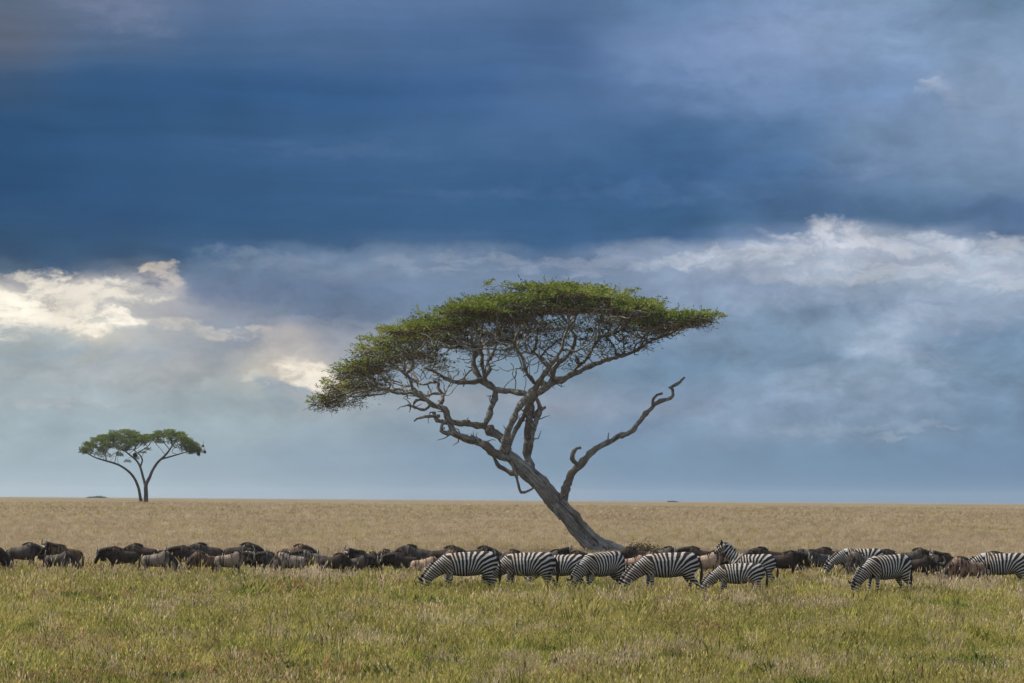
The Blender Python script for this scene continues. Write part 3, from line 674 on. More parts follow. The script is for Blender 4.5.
for i in range(230):
    px = RNG.uniform(83, 200); T = np.interp(px, ft, fT); B_ = np.interp(px, ft, fB); f = RNG.random() ** 1.5
    if 147 < px < 154 and f > .6: continue
    e = math.sqrt(max(.05, 1 - ((px - 142) / 62) ** 2)); dy = RNG.uniform(-1, 1) * 6 * e
    p = FP(px, T + 1.2 + (B_ - T) * f, dy); p[2] -= .5 * (dy / (6 * e)) ** 2
    fp.append((p, RNG.uniform(.4, .95), .3, f))
for px, py in ((142,452),(136,458),(128,461),(148,449),(120,455)): fp.append((FP(px, py, 0), .6, .2, .6))
for c, rx, rz, f in fp:
    n = int(270 * rx * (1.2 - f * .6)); a = RNG.uniform(0, 2 * PI, n); r0 = rx * np.sqrt(RNG.random(n))
    LC.append(np.stack([np.cos(a) * r0, np.sin(a) * r0, RNG.uniform(-1, 1, n) * rz], 1) + c)
    LT.append(np.clip(RNG.normal(.46 - .3 * f, .15, n), 0, 1))
    for k in range(2): attr.append(c + RNG.normal(0, .4, 3) * [1, 1, .3] - [0, 0, .25])
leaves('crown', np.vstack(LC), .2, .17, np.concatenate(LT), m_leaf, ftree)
Pn, par = colonize(fseeds, attr, .4, 5.0, .5, iters=50, jit=.3)
grow_tubes(b1, Pn, par, len(fseeds), .03, 2.2, .14, 4)
link('trunk', b1.mesh('trunk'), m_farbark, ftree)
# dark round nests hanging in the distant tree
m_nest, nt = mat('nest_straw'); g = G(nt)
t_ = g.n('ShaderNodeTexCoord'); a_ = g.noise(t_.outputs['Object'], 9.0, 4, .7)
surf(g, g.ramp(a_, [(.3, (.015, .012, .01)), (.7, (.06, .045, .03))]), .95, .05, bump=a_, bstr=1, bdist=.1)
def nest(px, py, r, dy, label):
    p = FP(px, py, dy) + O2
    bb = MB(); th = np.linspace(0, PI, 9)
    pts = [(0, 0, math.cos(t) * r * 1.1) for t in th]; rr = [max(.02, math.sin(t) * r) for t in th]
    bb.tube(pts, rr, 10, jit=.16)
    for k in range(26):
        a = random.uniform(0, 2 * PI); h = random.uniform(-.8, .8) * r; q = math.sqrt(max(0, 1 - (h / r) ** 2)) * r
        s0 = np.array([math.cos(a) * q * .9, math.sin(a) * q * .9, h]); bb.tube([s0, s0 * 1.15 + [0, 0, -.05], s0 * 1.3 + [0, 0, -.18]], [.02, .015, .01], 3)
    bb.tube([(0, 0, r), (.05, 0, r + .25), (0, 0, r + .55)], [.03, .025, .02], 4)
    o = link('hanging_nest', bb.mesh('hanging_nest'), m_nest); o.location = p
    tag(o, label, 'nest', 'dark clumps hanging in the distant acacia')
nest(197, 453.5, .3, 2.2, 'largest dark nest hanging lowest at the right side of the distant acacia')
nest(203, 451.5, .24, 2.6, 'dark nest at the outermost right tip of the distant acacia')
nest(201.5, 445.5, .18, 2.4, 'small dark nest above the two others at the right tip of the distant acacia')
nest(135.5, 455, .36, -.5, 'dark nest in the middle of the distant acacia between its stems')

# ------------------------------------------------------------------ bushes
def bush(px, d, w, h, n, m, label, cat='bush', twiggy=False, tone=.3, name='bush', size=.1):
    p = ground_pt(px, d); o = empty(name, p); tag(o, label, cat)
    st = MB(); cen = []
    for k in range(34 if twiggy else 12):
        a = RNG.uniform(0, 2 * PI); q = math.sqrt(RNG.random()) * w / 2
        e = np.array([math.cos(a) * q, math.sin(a) * q, h * RNG.uniform(.5, 1) * (1 - .4 * (2 * q / w) ** 2)])
        mid = e * [.4, .4, .5] + RNG.normal(0, .06, 3); r = .016 * max(1, w / 3)
        st.tube([(0, 0, 0), mid, e], [r * 1.3, r, r * .5], 4); cen.append(e)
    link('stems', st.mesh('stems'), m_twig, o)
    cc = np.array(cen)[RNG.integers(0, len(cen), n)] + RNG.normal(0, 1, (n, 3)) * [w * .12, w * .12, h * .13]
    cc[:, 2] = np.abs(cc[:, 2]) * (.55 if d > 1000 else 1) - (.4 if d > 1000 else 0)
    leaves('foliage', cc, .4, size, np.clip(RNG.normal(tone, .2, n), 0, 1), m, o)
bush(647, 128, 1.7, .95, 2600, m_brownleaf, 'small brown dry shrub just right of the big acacia base behind the herd', 'shrub', True, .6, 'dry_shrub', .07)
bush(97, 1900, 9, 2.0, 1500, m_leaf, 'tiny dark bush on the horizon left of the distant acacia', tone=.15, size=.7)
bush(672, 1500, 4.5, 1.3, 800, m_leaf, 'tiny dark bush on the horizon right of the big acacia', tone=.15, size=.5)
bush(833, 95.6, 1.0, .5, 900, m_leaf, 'bright green leafy weed clump in front of the animals right of the middle', 'weed clump', tone=.72, name='weed_clump', size=.09)

# ------------------------------------------------------------------ animals
def loft(b, st, k=16):
    """st: (x, y, z, vertical-ish radius, lateral radius)"""
    s_ = np.array(st, float)
    p, r = smooth_path(s_[:, :3], s_[:, 3], .05); _, q = smooth_path(s_[:, :3], s_[:, 4], .05)
    b.tube(p, np.maximum(r, .004), k, sq=np.maximum(q, .004), up=(0, 1, 0))
def fuse(b, name, vox):
    me = b.mesh('tmp'); o = bpy.data.objects.new('tmp', me); COL.objects.link(o)
    md = o.modifiers.new('r', 'REMESH'); md.mode = 'VOXEL'; md.voxel_size = vox; md.use_smooth_shade = True
    s2 = o.modifiers.new('s', 'SMOOTH'); s2.factor = .5; s2.iterations = 3
    dg = bpy.context.evaluated_depsgraph_get(); ev = o.evaluated_get(dg)
    out = bpy.data.meshes.new_from_object(ev); out.name = name
    bpy.data.objects.remove(o); bpy.data.meshes.remove(me)
    return out
def verts(me):
    a = np.empty(len(me.vertices) * 3, np.float32); me.vertices.foreach_get('co', a); return a.reshape(-1, 3).astype(float)
def sfield(V, poly):
    """arclength of nearest point on an x-z polyline, distance"""
    poly = np.array(poly); best = np.full(len(V), 1e9); s = np.zeros(len(V)); acc = 0
    for a, b_ in zip(poly[:-1], poly[1:]):
        d = b_ - a; L_ = np.linalg.norm(d); t = np.clip(((V[:, [0, 2]] - a) @ d) / L_ ** 2, 0, 1)
        D = np.linalg.norm(V[:, [0, 2]] - (a + t[:, None] * d), axis=1); k = D < best
        best[k] = D[k]; s[k] = acc + t[k] * L_; acc += L_
    return s, best, acc
def setattr_(me, nm, arr): me.attributes.new(nm, 'FLOAT', 'POINT').data.foreach_set('value', arr.astype(np.float32))

def zphase(V, spine):
    s, D, tot = sfield(V, spine)          # spine runs nose -> rump ; s - tot0 = x on the trunk
    x, z = V[:, 0], V[:, 2]
    nl = len(spine)
    L_tr = np.linalg.norm(np.array(spine[-1]) - np.array(spine[-2]))
    xs_ = s - (tot - L_tr) + spine[-2][0]          # equals x along trunk
    Fq = 1 / .115
    tilt = .32 * np.clip(-(x - .05) / .5, 0, 1) * (z - .9) * (s > .45)
    xs_ = xs_ + tilt
    ph = xs_ * Fq
    neck = (xs_ < spine[-2][0])
    ph[neck] = spine[-2][0] * Fq + (xs_[neck] - spine[-2][0]) / .088
    sh = (xs_ > spine[-2][0]) & (xs_ < -.05)
    ph[sh] = -.05 * Fq + (xs_[sh] + .05) / .09
    off = -.05 * Fq + (spine[-2][0] + .05) / .09
    ph[neck] = off + (xs_[neck] - spine[-2][0]) / .08
    px_, pz_ = .0, .28                     # haunch stripes fan out and bend back
    back = x > px_
    th = np.arctan2(x - px_, np.maximum(z - pz_, .001)); rr_ = np.sqrt((x - px_) ** 2 + np.maximum(z - pz_, 0) ** 2)
    fan = 8.6 * th * (1.25 - .5 * rr_)
    ph = np.where(back, px_ * Fq + fan, ph)
    low = back & (z < pz_ + .02)
    ph = np.where(low, ph + (pz_ - z) / .075, ph)
    fl = (x < -.2) & (x > -.75) & (D > .2) & (z < .66)
    w = sm(.66, .52, z) if False else np.clip((.66 - z) / .14, 0, 1)
    legp = -4.6 + np.abs(x + .47) * 5 + (.66 - z) / .08
    isleg = (x < -.25) & (z < .66) & (np.abs(x + .46) < .24) & (D > .16)
    ph = np.where(isleg, ph * (1 - w) + legp * w, ph)
    # muzzle dark, head fine
    head = s < np.linalg.norm(np.array(spine[1]) - np.array(spine[0]))
    ph = np.where(head, ph * 1.0, ph)
    dark = np.clip(1 - (s - .02) / .13, 0, 1) * (D < .2) * 1.0
    hoof = (z < .06) * 1.0
    return ph, np.maximum(dark, hoof)
m_zebra, nt = mat('zebra_hide'); g = G(nt)
at = g.n('ShaderNodeAttribute', attribute_name='phase', attribute_type='GEOMETRY'); dk = g.n('ShaderNodeAttribute', attribute_name='dark', attribute_type='GEOMETRY')
tco = g.n('ShaderNodeTexCoord'); oi = g.n('ShaderNodeObjectInfo')
nz = g.n('ShaderNodeTexNoise'); nz.noise_dimensions = '4D'; g.l(tco.outputs['Object'], nz.inputs['Vector']); g.l(g.m('MULTIPLY', oi.outputs['Random'], 20.0), nz.inputs['W']); nz.inputs['Scale'].default_value = 2.6; nz.inputs['Detail'].default_value = 2
ph = g.m('ADD', at.outputs['Fac'], g.m('MULTIPLY', cn_ := g.m('SUBTRACT', nz.outputs['Fac'], .5), 1.1))
sn = g.m('SINE', g.m('MULTIPLY', ph, 2 * PI))
stp = g.ss(sn, .10, .46)
dust = g.noise(tco.outputs['Object'], 1.6, 3, .5)
wht = g.mix(g.ss(dust, .4, .7), (.40, .40, .395), (.31, .25, .19))
c = g.mix(stp, (.022, .018, .016), wht)
c = g.mix(g.ss(dk.outputs['Fac'], .3, .8), c, (.025, .02, .018))
surf(g, c, .75, .08)
m_dark, nt = mat('dark_hair'); g = G(nt)
t_ = g.n('ShaderNodeTexCoord'); a_ = g.noise(t_.outputs['Object'], 14.0, 4, .7)
surf(g, g.ramp(a_, [(.3, (.012, .01, .009)), (.7, (.045, .035, .028))]), .75, .2)
m_horn, nt = mat('horn'); g = G(nt)
t_ = g.n('ShaderNodeTexCoord'); a_ = g.noise(t_.outputs['Object'], 12.0, 3, .6)
surf(g, g.ramp(a_, [(.3, (.05, .043, .037)), (.7, (.2, .175, .15))]), .35, .5)
m_eye, nt = mat('eye_black'); g = G(nt); surf(g, (.01, .008, .007), .2, .6)
# wildebeest coat: object colour sets dark or tawny; tan also paints in sunlit backs
m_gnu, nt = mat('wildebeest_coat'); g = G(nt)
oi = g.n('ShaderNodeObjectInfo'); t_ = g.n('ShaderNodeTexCoord'); dk = g.n('ShaderNodeAttribute', attribute_name='dark', attribute_type='GEOMETRY')
mp = g.n('ShaderNodeMapping'); mp.inputs['Scale'].default_value = (11, 1.5, 1.8); g.l(t_.outputs['Object'], mp.inputs[0])
br = g.noise(mp.outputs[0], 1.0, 5, .7, .5); bl = g.noise(t_.outputs['Object'], 5.0, 4, .65)
c = g.mix(g.ss(br, .44, .6), oi.outputs['Color'], (.03, .025, .022))
c = g.mix(g.m('MULTIPLY', g.ss(bl, .45, .7), .5), oi.outputs['Color'], c)  # patches of object colour imitate sun glints on the back
c = g.mix(g.m('MULTIPLY', g.ss(br, .47, .58), .85), c, (.022, .018, .016))
c = g.mix(g.ss(dk.outputs['Fac'], .35, .8), c, (.018, .015, .013))
surf(g, c, .75, .08)

def child(name, me, m, parent, label=None):
    return link(name, me, m, parent)
def sphere(c, r):
    b = MB(); th = np.linspace(.15, PI - .15, 6)
    b.tube([(c[0], c[1], c[2] + math.cos(t) * r) for t in th], [math.sin(t) * r for t in th], 8); return b

def make_zebra(neck, stride=(0, 0, 0, 0), girth=1.0):
    """neck: list of x,z,rv,rl from withers to muzzle; animal faces -X, hooves at z=0"""
    b = MB(); gth = girth
    tr = [(.84,0,1.02,.06,.06),(.80,0,1.01,.19,.16),(.68,0,1.0,.295,.245),(.48,0,.985,.325,.29),(.22,0,.945,.345,.325*gth),(-.06,0,.93,.355,.335*gth),(-.32,0,.925,.335,.30),(-.52,0,.935,.31,.245),(-.66,0,.94,.26,.19),(-.76,0,.94,.15,.12),(-.79,0,.94,.05,.05)]
    loft(b, tr)
    nk = [(x, 0, z, a, l) for x, z, a, l in neck]; loft(b, nk)
    for i, (y, dx) in enumerate(((-.15, stride[0]), (.15, stride[1]))):
        loft(b, [(-.50,y*.8,.93,.17,.09),(-.49,y,.74,.115,.075),(-.48+dx*.3,y,.60,.075,.06),(-.48+dx*.55,y,.42,.052,.046),(-.48+dx*.8,y,.28,.036,.034),(-.48+dx,y,.12,.036,.034),(-.50+dx,y,.06,.045,.042),(-.51+dx,y,.0,.058,.05)], 10)
    for i, (y, dx) in enumerate(((-.15, stride[2]), (.15, stride[3]))):
        loft(b, [(.56,y*.7,1.0,.24,.13),(.54,y,.80,.2,.12),(.55+dx*.2,y,.66,.14,.095),(.62+dx*.5,y,.53,.085,.065),(.70+dx*.75,y,.44,.058,.046),(.69+dx*.85,y,.30,.040,.036),(.68+dx,y,.12,.037,.034),(.66+dx,y,.06,.046,.042),(.65+dx,y,0,.058,.05)], 10)
    me = fuse(b, 'zebra_body', .02)
    V = verts(me); spine = [(n[0], n[1]) for n in neck[::-1]][:-1] + [(-.46, 1.0), (.9, 1.0)]
    # keep polyline coarse: muzzle, poll, mid, withers
    ph, dk_ = zphase(V, spine); setattr_(me, 'phase', ph); setattr_(me, 'dark', dk_)
    root = empty('zebra', (0, 0, 0))
    child('body', me, m_zebra, root)
    # mane: an upright crest along the top of neck
    nn = np.array(neck); pts = nn[2:-2, :2]; rv = nn[2:-2, 2] - .01
    T = np.gradient(nn[:, :2], axis=0)[2:-2]; T /= np.linalg.norm(T, axis=1)[:, None]; nrm = np.stack([T[:, 1] * 1, -T[:, 0]], 1)
    nrm *= np.where((nrm[:, 1] > -.2) | (nrm[:, 0] < 0), 1, -1)[:, None]
    mb = MB(); top = pts + nrm * (rv + .035)[:, None]
    loft(mb, [(x, 0, z, .05, .018) for x, z in top], 8)
    mm = mb.mesh('zebra_mane'); Vm = verts(mm); pm, dm = zphase(Vm, spine); setattr_(mm, 'phase', pm); setattr_(mm, 'dark', np.zeros(len(Vm)))
    child('mane', mm, m_zebra, root)
    t2 = MB(); loft(t2, [(.82,0,1.14,.035,.035),(.89,0,1.0,.026,.026),(.91,0,.82,.022,.022),(.91,0,.66,.045,.04),(.90,0,.5,.04,.035),(.89,0,.38,.012,.012)], 8)
    child('tail', t2.mesh('zebra_tail'), m_dark, root)
    pol = np.array(neck[-4][:2]); mz = np.array(neck[-1][:2]); hd = (mz - pol) / np.linalg.norm(mz - pol); up_ = np.array([hd[1], -hd[0]]); 
    if up_ @ np.array([-.5, .9]) < 0: up_ = -up_
    for sy in (-1, 1):
        e = MB(); b0 = pol + up_ * neck[-4][2] * .7
        loft(e, [(b0[0], sy * .06, b0[1], .03, .02), (b0[0] + up_[0] * .08 - hd[0] * .04, sy * .09, b0[1] + up_[1] * .08 - hd[1] * .04, .038, .018), (b0[0] + up_[0] * .17 - hd[0] * .08, sy * .11, b0[1] + up_[1] * .17 - hd[1] * .08, .008, .006)], 8)
        child('ear', e.mesh('zebra_ear'), m_dark, root)
        q = pol + hd * .17 + up_ * .03
        child('eye', sphere((q[0], sy * (neck[-3][3] * .93), q[1]), .022).mesh('zebra_eye'), m_eye, root)
    return root
ZN = {
 'graze': [(-.34,.96,.28,.2),(-.60,.90,.25,.16),(-.82,.77,.20,.125),(-.99,.62,.155,.10),(-1.09,.50,.135,.092),(-1.14,.40,.135,.095),(-1.19,.27,.10,.075),(-1.24,.15,.07,.06),(-1.255,.09,.045,.045)],
 'low': [(-.36,1.03,.28,.2),(-.62,1.04,.25,.16),(-.86,.95,.20,.125),(-1.06,.84,.155,.10),(-1.18,.76,.14,.092),(-1.26,.67,.135,.095),(-1.36,.50,.10,.075),(-1.42,.39,.07,.06),(-1.44,.34,.045,.045)],
 'up': [(-.36,1.04,.27,.2),(-.56,1.12,.24,.16),(-.72,1.25,.19,.125),(-.86,1.4,.15,.10),(-.94,1.52,.13,.092),(-1.02,1.53,.13,.095),(-1.18,1.42,.095,.075),(-1.3,1.34,.072,.06),(-1.35,1.31,.045,.045)],
}
def make_gnu(neck, stride=(0, 0, 0, 0), horn_up=1.0):
    b = MB()
    tr = [(.73,0,.90,.05,.05),(.69,0,.89,.17,.13),(.56,0,.87,.225,.19),(.32,0,.865,.245,.225),(.05,0,.87,.275,.25),(-.2,0,.905,.325,.255),(-.40,0,.945,.37,.235),(-.54,0,.96,.33,.19),(-.66,0,.95,.22,.14),(-.73,0,.94,.08,.07)]
    loft(b, tr)
    loft(b, [(x, 0, z, a, l) for x, z, a, l in neck])
    for y, dx in ((-.13, stride[0]), (.13, stride[1])):
        loft(b, [(-.46,y*.8,.88,.16,.09),(-.45,y,.70,.10,.07),(-.44+dx*.3,y,.56,.06,.05),(-.44+dx*.55,y,.38,.042,.038),(-.44+dx*.8,y,.24,.028,.028),(-.44+dx,y,.09,.030,.030),(-.46+dx,y,0,.045,.042)], 10)
    for y, dx in ((-.12, stride[2]), (.12, stride[3])):
        loft(b, [(.52,y*.7,.90,.18,.10),(.50,y,.74,.15,.095),(.51+dx*.2,y,.6,.10,.07),(.57+dx*.5,y,.48,.06,.05),(.63+dx*.75,y,.40,.044,.038),(.62+dx*.85,y,.26,.03,.03),(.61+dx,y,.09,.03,.03),(.59+dx,y,0,.045,.042)], 10)
    me = fuse(b, 'wildebeest_body', .022)
    V = verts(me); spine = [(n[0], n[1]) for n in neck[::-1]][:-1] + [(-.4, .95), (.8, .9)]
    s, D, tot = sfield(V, spine); hl = np.linalg.norm(np.array(neck[-1][:2]) - np.array(neck[-4][:2]))
    dk_ = np.clip(1.3 - s / (hl * .95), 0, 1) * (D < .22); dk_ = np.maximum(dk_, np.clip((.5 - V[:, 2]) / .2, 0, .6) * (np.abs(V[:, 0]) > .3) * (D > .2))
    setattr_(me, 'dark', dk_)
    root = empty('wildebeest', (0, 0, 0))
    child('body', me, m_gnu, root)
    nn = np.array(neck); T = np.gradient(nn[:, :2], axis=0); T /= np.linalg.norm(T, axis=1)[:, None]; nrm = np.stack([T[:, 1], -T[:, 0]], 1)
    sel = nn[1:-3]; nr = nrm[1:-3]
    mb = MB(); top = sel[:, :2] + nr * (sel[:, 2] + .01)[:, None]
    rr = [(x, 0, z - .02, .05, .03) for x, z in top]
    loft(mb, rr, 8)
    for k in range(60):      # hanging mane locks
        i = RNG.integers(0, len(top) - 1); t = RNG.random(); p0 = top[i] * (1 - t) + top[i + 1] * t; sy = random.choice((-1, 1))
        l_ = RNG.uniform(.1, .22); mb.tube([(p0[0], sy * .03, p0[1] + .03), (p0[0] + .01, sy * (.07 + sel[i, 3] * .3), p0[1] - l_ * .2), (p0[0] + .03, sy * (.06 + sel[i, 3] * .75), p0[1] - l_)], [.018, .02, .006], 4)
    for k in range(70):     # rough ridge of hair from the neck over the hump
        x_ = RNG.uniform(-.50, -.05); zt = 1.30 - .11 * ((x_ + .42) / .4) ** 2 if x_ > -.42 else 1.30 - .5 * (x_ + .42) ** 2
        y = RNG.normal(0, .05); l_ = RNG.uniform(.02, .06)
        mb.tube([(x_, y, zt - .09 - abs(y) * .3), (x_ + .02, y, zt - .01), (x_ + .05 + RNG.uniform(-.03, .05), y * 1.2, zt + l_ * .5)], [.02, .018, .005], 4)
    child('mane', mb.mesh('wildebeest_mane'), m_dark, root)
    bd = MB(); bot = sel[1:, :2] - nr[1:] * (sel[1:, 2] * .85)[:, None]
    for k in range(70):
        i = RNG.integers(0, len(bot) - 1); t = RNG.random(); p0 = bot[i] * (1 - t) + bot[i + 1] * t
        l_ = RNG.uniform(.1, .24); y = RNG.uniform(-.05, .05)
        bd.tube([(p0[0], y, p0[1] + .04), (p0[0], y, p0[1] - l_ * .4), (p0[0] + RNG.uniform(-.03, .03), y * .7, p0[1] - l_)], [.018, .02, .005], 4)
    child('beard', bd.mesh('wildebeest_beard'), m_dark, root)
    t2 = MB(); loft(t2, [(.70,0,1.0,.035,.035),(.78,0,.88,.03,.03),(.80,0,.7,.035,.035),(.80,0,.5,.055,.045),(.79,0,.34,.04,.035),(.78,0,.24,.01,.01)], 8)
    child('tail', t2.mesh('wildebeest_tail'), m_dark, root)
    pol = np.array(neck[-4][:2]); mz = np.array(neck[-1][:2]); hd = (mz - pol) / np.linalg.norm(mz - pol); u_ = np.array([hd[1], -hd[0]])
    if u_ @ np.array([-.6, .8]) < 0: u_ = -u_
    Q = lambda a, f_, y: (pol[0] + u_[0] * a + hd[0] * f_, y, pol[1] + u_[1] * a + hd[1] * f_)
    for sy in (-1, 1):
        h = MB(); r0 = neck[-4][2] * .75
        pts = [Q(r0, .03, sy * .04), Q(r0 - .01, .05, sy * .13), Q(r0 - .04, .05, sy * .22), Q(r0 - .02, -.01, sy * .29), Q(r0 + .04, -.10, sy * .30), Q(r0 + .09, -.19, sy * .26), Q(r0 + .11, -.26, sy * .20)]
        p, r = smooth_path(pts, [.06, .055, .048, .042, .034, .024, .01], .03); h.tube(p, r, 8, up=(0, 0, 1) if False else (1, 0, .2))
        child('horn', h.mesh('wildebeest_horn'), m_horn, root)
        e = MB(); e.tube([Q(r0 * .3, -.02, sy * .08), Q(r0 * .2, -.06, sy * .16), Q(r0 * .05, -.1, sy * .22)], [.022, .03, .006], 6)
        child('ear', e.mesh('wildebeest_ear'), m_dark, root)
    return root
WN = {
 'graze': [(-.32,.97,.27,.2),(-.56,.96,.235,.16),(-.74,.83,.20,.13),(-.88,.68,.17,.11),(-.97,.55,.13,.095),(-1.02,.43,.12,.09),(-1.08,.27,.09,.07),(-1.12,.15,.075,.065),(-1.13,.10,.05,.05)],
 'mid': [(-.32,.98,.27,.2),(-.56,1.0,.235,.16),(-.78,.95,.20,.13),(-.95,.89,.165,.11),(-1.06,.84,.13,.095),(-1.13,.75,.12,.09),(-1.22,.58,.09,.07),(-1.28,.46,.075,.065),(-1.3,.41,.05,.05)],
 'level': [(-.32,.99,.27,.2),(-.54,1.03,.235,.16),(-.74,1.04,.20,.13),(-.90,1.04,.165,.11),(-1.02,1.03,.13,.095),(-1.10,.94,.12,.09),(-1.19,.77,.09,.07),(-1.25,.65,.075,.065),(-1.27,.60,.05,.05)],
 'up': [(-.32,.99,.27,.2),(-.52,1.06,.235,.16),(-.68,1.13,.195,.13),(-.82,1.2,.16,.11),(-.93,1.25,.13,.095),(-1.02,1.2,.12,.09),(-1.13,1.04,.09,.07),(-1.2,.92,.075,.065),(-1.22,.87,.05,.05)],
}
zproto = {'graze': make_zebra(ZN['graze'], (.05, -.12, .08, -.1)), 'graze2': make_zebra(ZN['graze'], (-.15, .06, -.1, .12), 1.08),
          'low': make_zebra(ZN['low'], (-.1, .1, .05, -.12)), 'up': make_zebra(ZN['up'], (0, .05, 0, .06))}
wproto = {'graze': make_gnu(WN['graze'], (.04, -.1, .08, -.08)), 'graze2': make_gnu(WN['graze'], (-.12, .06, -.08, .1)),
          'mid': make_gnu(WN['mid'], (-.14, .12, .1, -.12)), 'level': make_gnu(WN['level'], (.02, -.06, .04, -.05)), 'up': make_gnu(WN['up'], (0, .04, 0, .05))}
used = set()
def place(proto, key, px, d, rz, size, lx, label, cat, group, colr=None):
    src = proto[key]
    if (cat, key) in used:
        r = src.copy(); COL.objects.link(r)
        for ch in src.children_ if False else list(src.children):
            c = ch.copy(); COL.objects.link(c); c.parent = r
        kids = [o for o in r.children]
    else: r = src; used.add((cat, key))
    p = ground_pt(px, d); r.location = p; r.rotation_euler = (0, 0, R(rz)); r.scale = (size * lx, size, size)
    tag(r, label, cat, group)
    if colr:
        for c in r.children: c.color = tuple(colr) + (1,)
    return r
ZG = 'zebras grazing in front of the wildebeest herd'
# px = middle of the trunk, d = metres away, rz 0 = facing left
for key, px, d, rz, size, lx, label in [
 ('graze', 467, 90.5, 4, 1.02, 1.05, 'leftmost zebra grazing head down with its whole left side showing'),
 ('graze2', 527, 91.5, -6, 1.0, 1.0, 'grazing zebra directly behind the rump of the leftmost zebra'),
 ('graze', 562, 93.5, -14, .93, .95, 'smaller grazing zebra with mostly its rump showing, third from the left'),
 ('graze2', 602, 90.5, 34, 1.04, .86, 'zebra standing in line with the foot of the leaning acacia trunk'),
 ('graze', 668, 90.0, 5, 1.04, 1.04, 'large grazing zebra just right of the acacia trunk foot with head in the grass'),
 ('graze2', 739, 88.0, -5, .84, 1.04, 'grazing zebra with head behind the rump of the large zebra beside the trunk'),
 ('up', 752, 98.5, -10, .90, 1.0, 'brownish zebra holding its head up above the backs of the other zebras'),
 ('low', 862, 105.0, 8, .98, .92, 'zebra with lowered head, its body mostly behind a greyish tan wildebeest'),
 ('graze', 887, 89.5, 28, 1.03, .92, 'zebra grazing alone in front, nearest one on the right with striped hind leg showing'),
 ('low', 1003, 97.5, -3, .98, 1.0, 'rightmost zebra cut by the picture edge, behind a tan wildebeest'),
]: place(zproto, key, px, d * .962, rz, size * .985, lx, label, 'zebra', ZG)
DK = (.045, .033, .027); BR = (.14, .09, .06); TN = (.38, .27, .19); GY = (.2, .165, .135); SL = (.085, .072, .062)  # tan tones put sunlit backs into the coat colour
WG = 'wildebeest standing and grazing in a long herd'
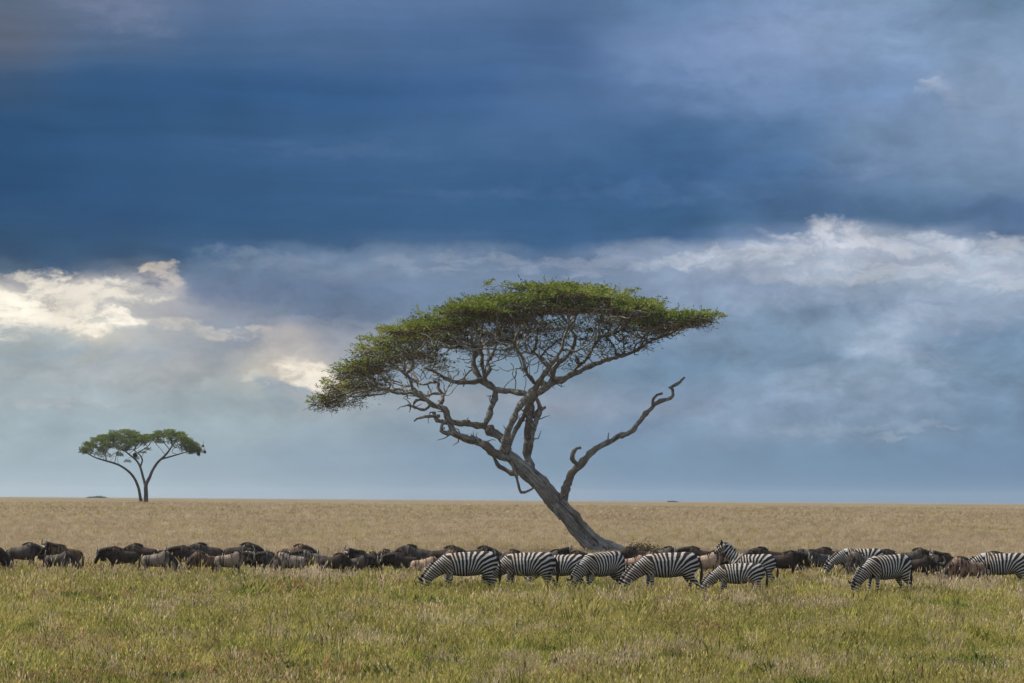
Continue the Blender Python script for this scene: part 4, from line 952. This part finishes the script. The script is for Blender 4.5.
WL = [
 ('graze', -14, 98.0, 180, 1.0, DK, 'dark wildebeest cut by the left picture edge, only its head showing'),
 ('mid', 22, 105.0, 174, 1.0, SL, 'dark slate wildebeest with high humped back at the far left'),
 ('up', 66, 103.0, 24, .98, BR, 'wildebeest with raised head and upright horns near the left picture edge'),
 ('graze', 58, 99.0, 172, .84, SL, 'small dark wildebeest facing right at the left end of the herd'),
 ('graze2', 122, 101.0, 6, .95, DK, 'black wildebeest grazing at the left end of the main herd, face outermost'),
 ('mid', 143, 106.0, -12, .98, DK, 'dark wildebeest behind the black one that starts the main herd'),
 ('graze', 156, 97.5, 178, .90, GY, 'brownish grey brindled wildebeest grazing, front of the left cluster'),
 ('graze2', 190, 104.0, 4, .95, DK, 'dark wildebeest with head reaching toward the brindled grey rump, left part'),
 ('graze', 205, 98.5, 26, .86, BR, 'dark wildebeest with a tan shoulder, head low among the left cluster'),
 ('mid', 207, 109.0, 10, .98, SL, 'slate backed wildebeest at the rear left, just left of the highest hump'),
 ('graze2', 229, 97.5, -168, .90, (.26, .2, .155), 'wildebeest with pale sunlit shoulder at front of the left cluster'),
 ('mid', 240, 107.0, 176, 1.02, DK, 'dark high humped wildebeest behind the pale shouldered one'),
 ('up', 257, 102.0, 70, .86, DK, 'dark wildebeest standing nearly face on right of the pale shouldered one'),
 ('graze', 274, 99.5, 16, .86, SL, 'grey wildebeest with white speckled neck left of a tan backed one'),
 ('graze2', 291, 97.0, -6, .90, (.28, .22, .18), 'tan backed grey wildebeest grazing at the right of the left cluster'),
 ('mid', 293, 107.5, 180, .98, BR, 'dark brown wildebeest seen only as a back behind the tan backed one'),
 ('graze', 312, 101.0, 12, .90, GY, 'bluish grey wildebeest with thin legs showing, before the gap of green grass'),
 ('graze2', 333, 97.5, 175, .86, DK, 'low black wildebeest left of the one with a brown lifted head'),
 ('up', 366, 103.0, 20, .86, DK, 'black wildebeest with brown lifted head above grazing neighbours'),
 ('graze', 356, 98.0, 182, .80, SL, 'small grey wildebeest in front of the black one with brown lifted head'),
 ('graze', 372, 99.5, 100, .88, DK, 'black wildebeest seen end on at the edge of a narrow grassy gap'),
 ('graze2', 391, 108.5, 10, .82, BR, 'small brown wildebeest at the rear by the narrow grassy gap'),
 ('graze', 404, 99.0, 4, .86, DK, 'black wildebeest touching the pinkish tan one left of the first zebra'),
 ('mid', 417, 106.5, -4, 1.0, SL, 'slate wildebeest with humped back behind the pinkish tan one'),
 ('graze2', 424, 95.8, -172, .82, TN, 'pinkish tan wildebeest immediately left of the first zebra'),
 ('mid', 444, 104.5, 178, 1.0, DK, 'dark brown wildebeest whose hump rises above the first zebra neck'),
 ('graze', 461, 99.0, 2, .98, BR, 'brown wildebeest just visible over the back of the first zebra'),
 ('mid', 477, 106.0, 186, .98, DK, 'dark wildebeest behind the rump of the first zebra'),
 ('up', 501, 103.5, 55, .80, BR, 'brown wildebeest between the first two zebras, its horns poking up'),
 ('graze', 520, 98.5, 10, .98, (.13, .08, .06), 'reddish brown wildebeest seen over the back of the second zebra'),
 ('mid', 550, 105.0, 172, 1.02, SL, 'slate grey wildebeest left of the acacia trunk, highest hump there'),
 ('mid', 570, 101.0, 178, .92, DK, 'dark wildebeest facing right, closest on the left to the acacia trunk'),
 ('graze', 636, 106.5, 5, .98, DK, 'dark wildebeest against the foot of the acacia trunk, right side'),
 ('graze2', 662, 109.0, 176, .96, SL, 'dark grey wildebeest below the small dry shrub'),
 ('graze', 633, 97.5, 184, .88, (.36, .24, .18), 'pale pinkish tan wildebeest between two zebras beside the trunk foot'),
 ('graze2', 660, 101.0, 3, .93, (.15, .09, .06), 'warm brown wildebeest seen over the back of the large zebra'),
 ('mid', 700, 106.5, -4, 1.0, DK, 'dark wildebeest humped behind the pale tan pair right of the trunk'),
 ('graze', 706, 99.0, 182, .96, (.38, .27, .2), 'pale tan wildebeest between the large zebra and the head up zebra'),
 ('graze2', 722, 104.0, 10, .92, DK, 'dark wildebeest behind the face of the head up zebra'),
 ('mid', 768, 105.0, 4, 1.02, DK, 'dark wildebeest with tall hump right behind the head up zebra'),
 ('mid', 783, 100.0, 176, .98, DK, 'brown black wildebeest walking with visible legs, right of the head up zebra'),
 ('graze', 802, 103.5, 80, .98, DK, 'dark wildebeest facing the camera, first left of the low headed zebra'),
 ('graze2', 818, 101.5, 20, 1.0, (.08, .075, .075), 'dark wildebeest with a pale patch touching the low headed zebra muzzle'),
 ('mid', 832, 107.0, -5, 1.0, DK, 'dark wildebeest humped directly behind the low headed zebra'),
 ('graze', 860, 96.0, 55, 1.04, (.17, .14, .11), 'greyish tan wildebeest turned toward the camera, nearest in front of low headed zebra'),
 ('up', 874, 105.5, 14, .86, BR, 'brown wildebeest with raised head behind the lone front zebra'),
 ('graze2', 895, 101.5, 4, 1.02, DK, 'black wildebeest behind the back of the lone front zebra'),
 ('mid', 912, 108.0, 180, .98, SL, 'slate wildebeest in the rear row right of the lone front zebra'),
 ('graze', 918, 97.5, 176, .90, DK, 'black wildebeest right beside the rump of the lone front zebra'),
 ('graze2', 934, 100.5, 92, .88, DK, 'black wildebeest seen end on in the middle of the right group'),
 ('mid', 951, 105.5, 6, .98, DK, 'dark wildebeest behind the tan one beside the rightmost zebra'),
 ('graze', 968, 93.0, 14, 1.0, (.24, .16, .11), 'tan wildebeest with dark brindled flank in front of the rightmost zebra'),
 ('mid', 985, 102.5, 178, .96, DK, 'dark wildebeest just showing over the neck of the rightmost zebra'),
 ('graze', 1002, 100.0, 2, 1.0, BR, 'dark brown wildebeest showing over the back of the rightmost zebra'),
 ('mid', 1022, 106.0, 176, .98, DK, 'dark wildebeest cut by the right picture edge behind the rightmost zebra'),
]
for wi, (key, px, d, rz, size, col, label) in enumerate(WL):
    if wi % 3 == 1 and key.startswith('graze'): key = 'level'
    if wi % 4 == 2 and key == 'mid': key = 'up'; size *= .88
    elif wi % 2 == 0 and key == 'mid': key = 'level'
    d = 91 + (d - 88) * 1.02 if d > 93 else d
    place(wproto, key, px, d, rz, size * .88, .88, label, 'wildebeest', WG, col)

# ------------------------------------------------------------------ haze
m_haze, nt = mat('haze_air'); g = G(nt)
pv = g.n('ShaderNodeVolumePrincipled'); pv.inputs['Color'].default_value = (.86, .92, 1, 1); pv.inputs['Density'].default_value = .00007; pv.inputs['Anisotropy'].default_value = .2
o_ = g.n('ShaderNodeOutputMaterial'); g.l(pv.outputs[0], o_.inputs['Volume'])
x0, x1, y0, y1, z0, z1 = -3100, 3100, -320, 4300, -1.5, 16.5
b = MB(); b.add([(x0,y0,z0),(x1,y0,z0),(x1,y1,z0),(x0,y1,z0),(x0,y0,z1),(x1,y0,z1),(x1,y1,z1),(x0,y1,z1)], [(0,3,2,1),(4,5,6,7),(0,1,5,4),(1,2,6,5),(2,3,7,6),(3,0,4,7)])
hz = link('haze', b.mesh('haze', smooth=False), m_haze); hz['kind'] = 'stuff'
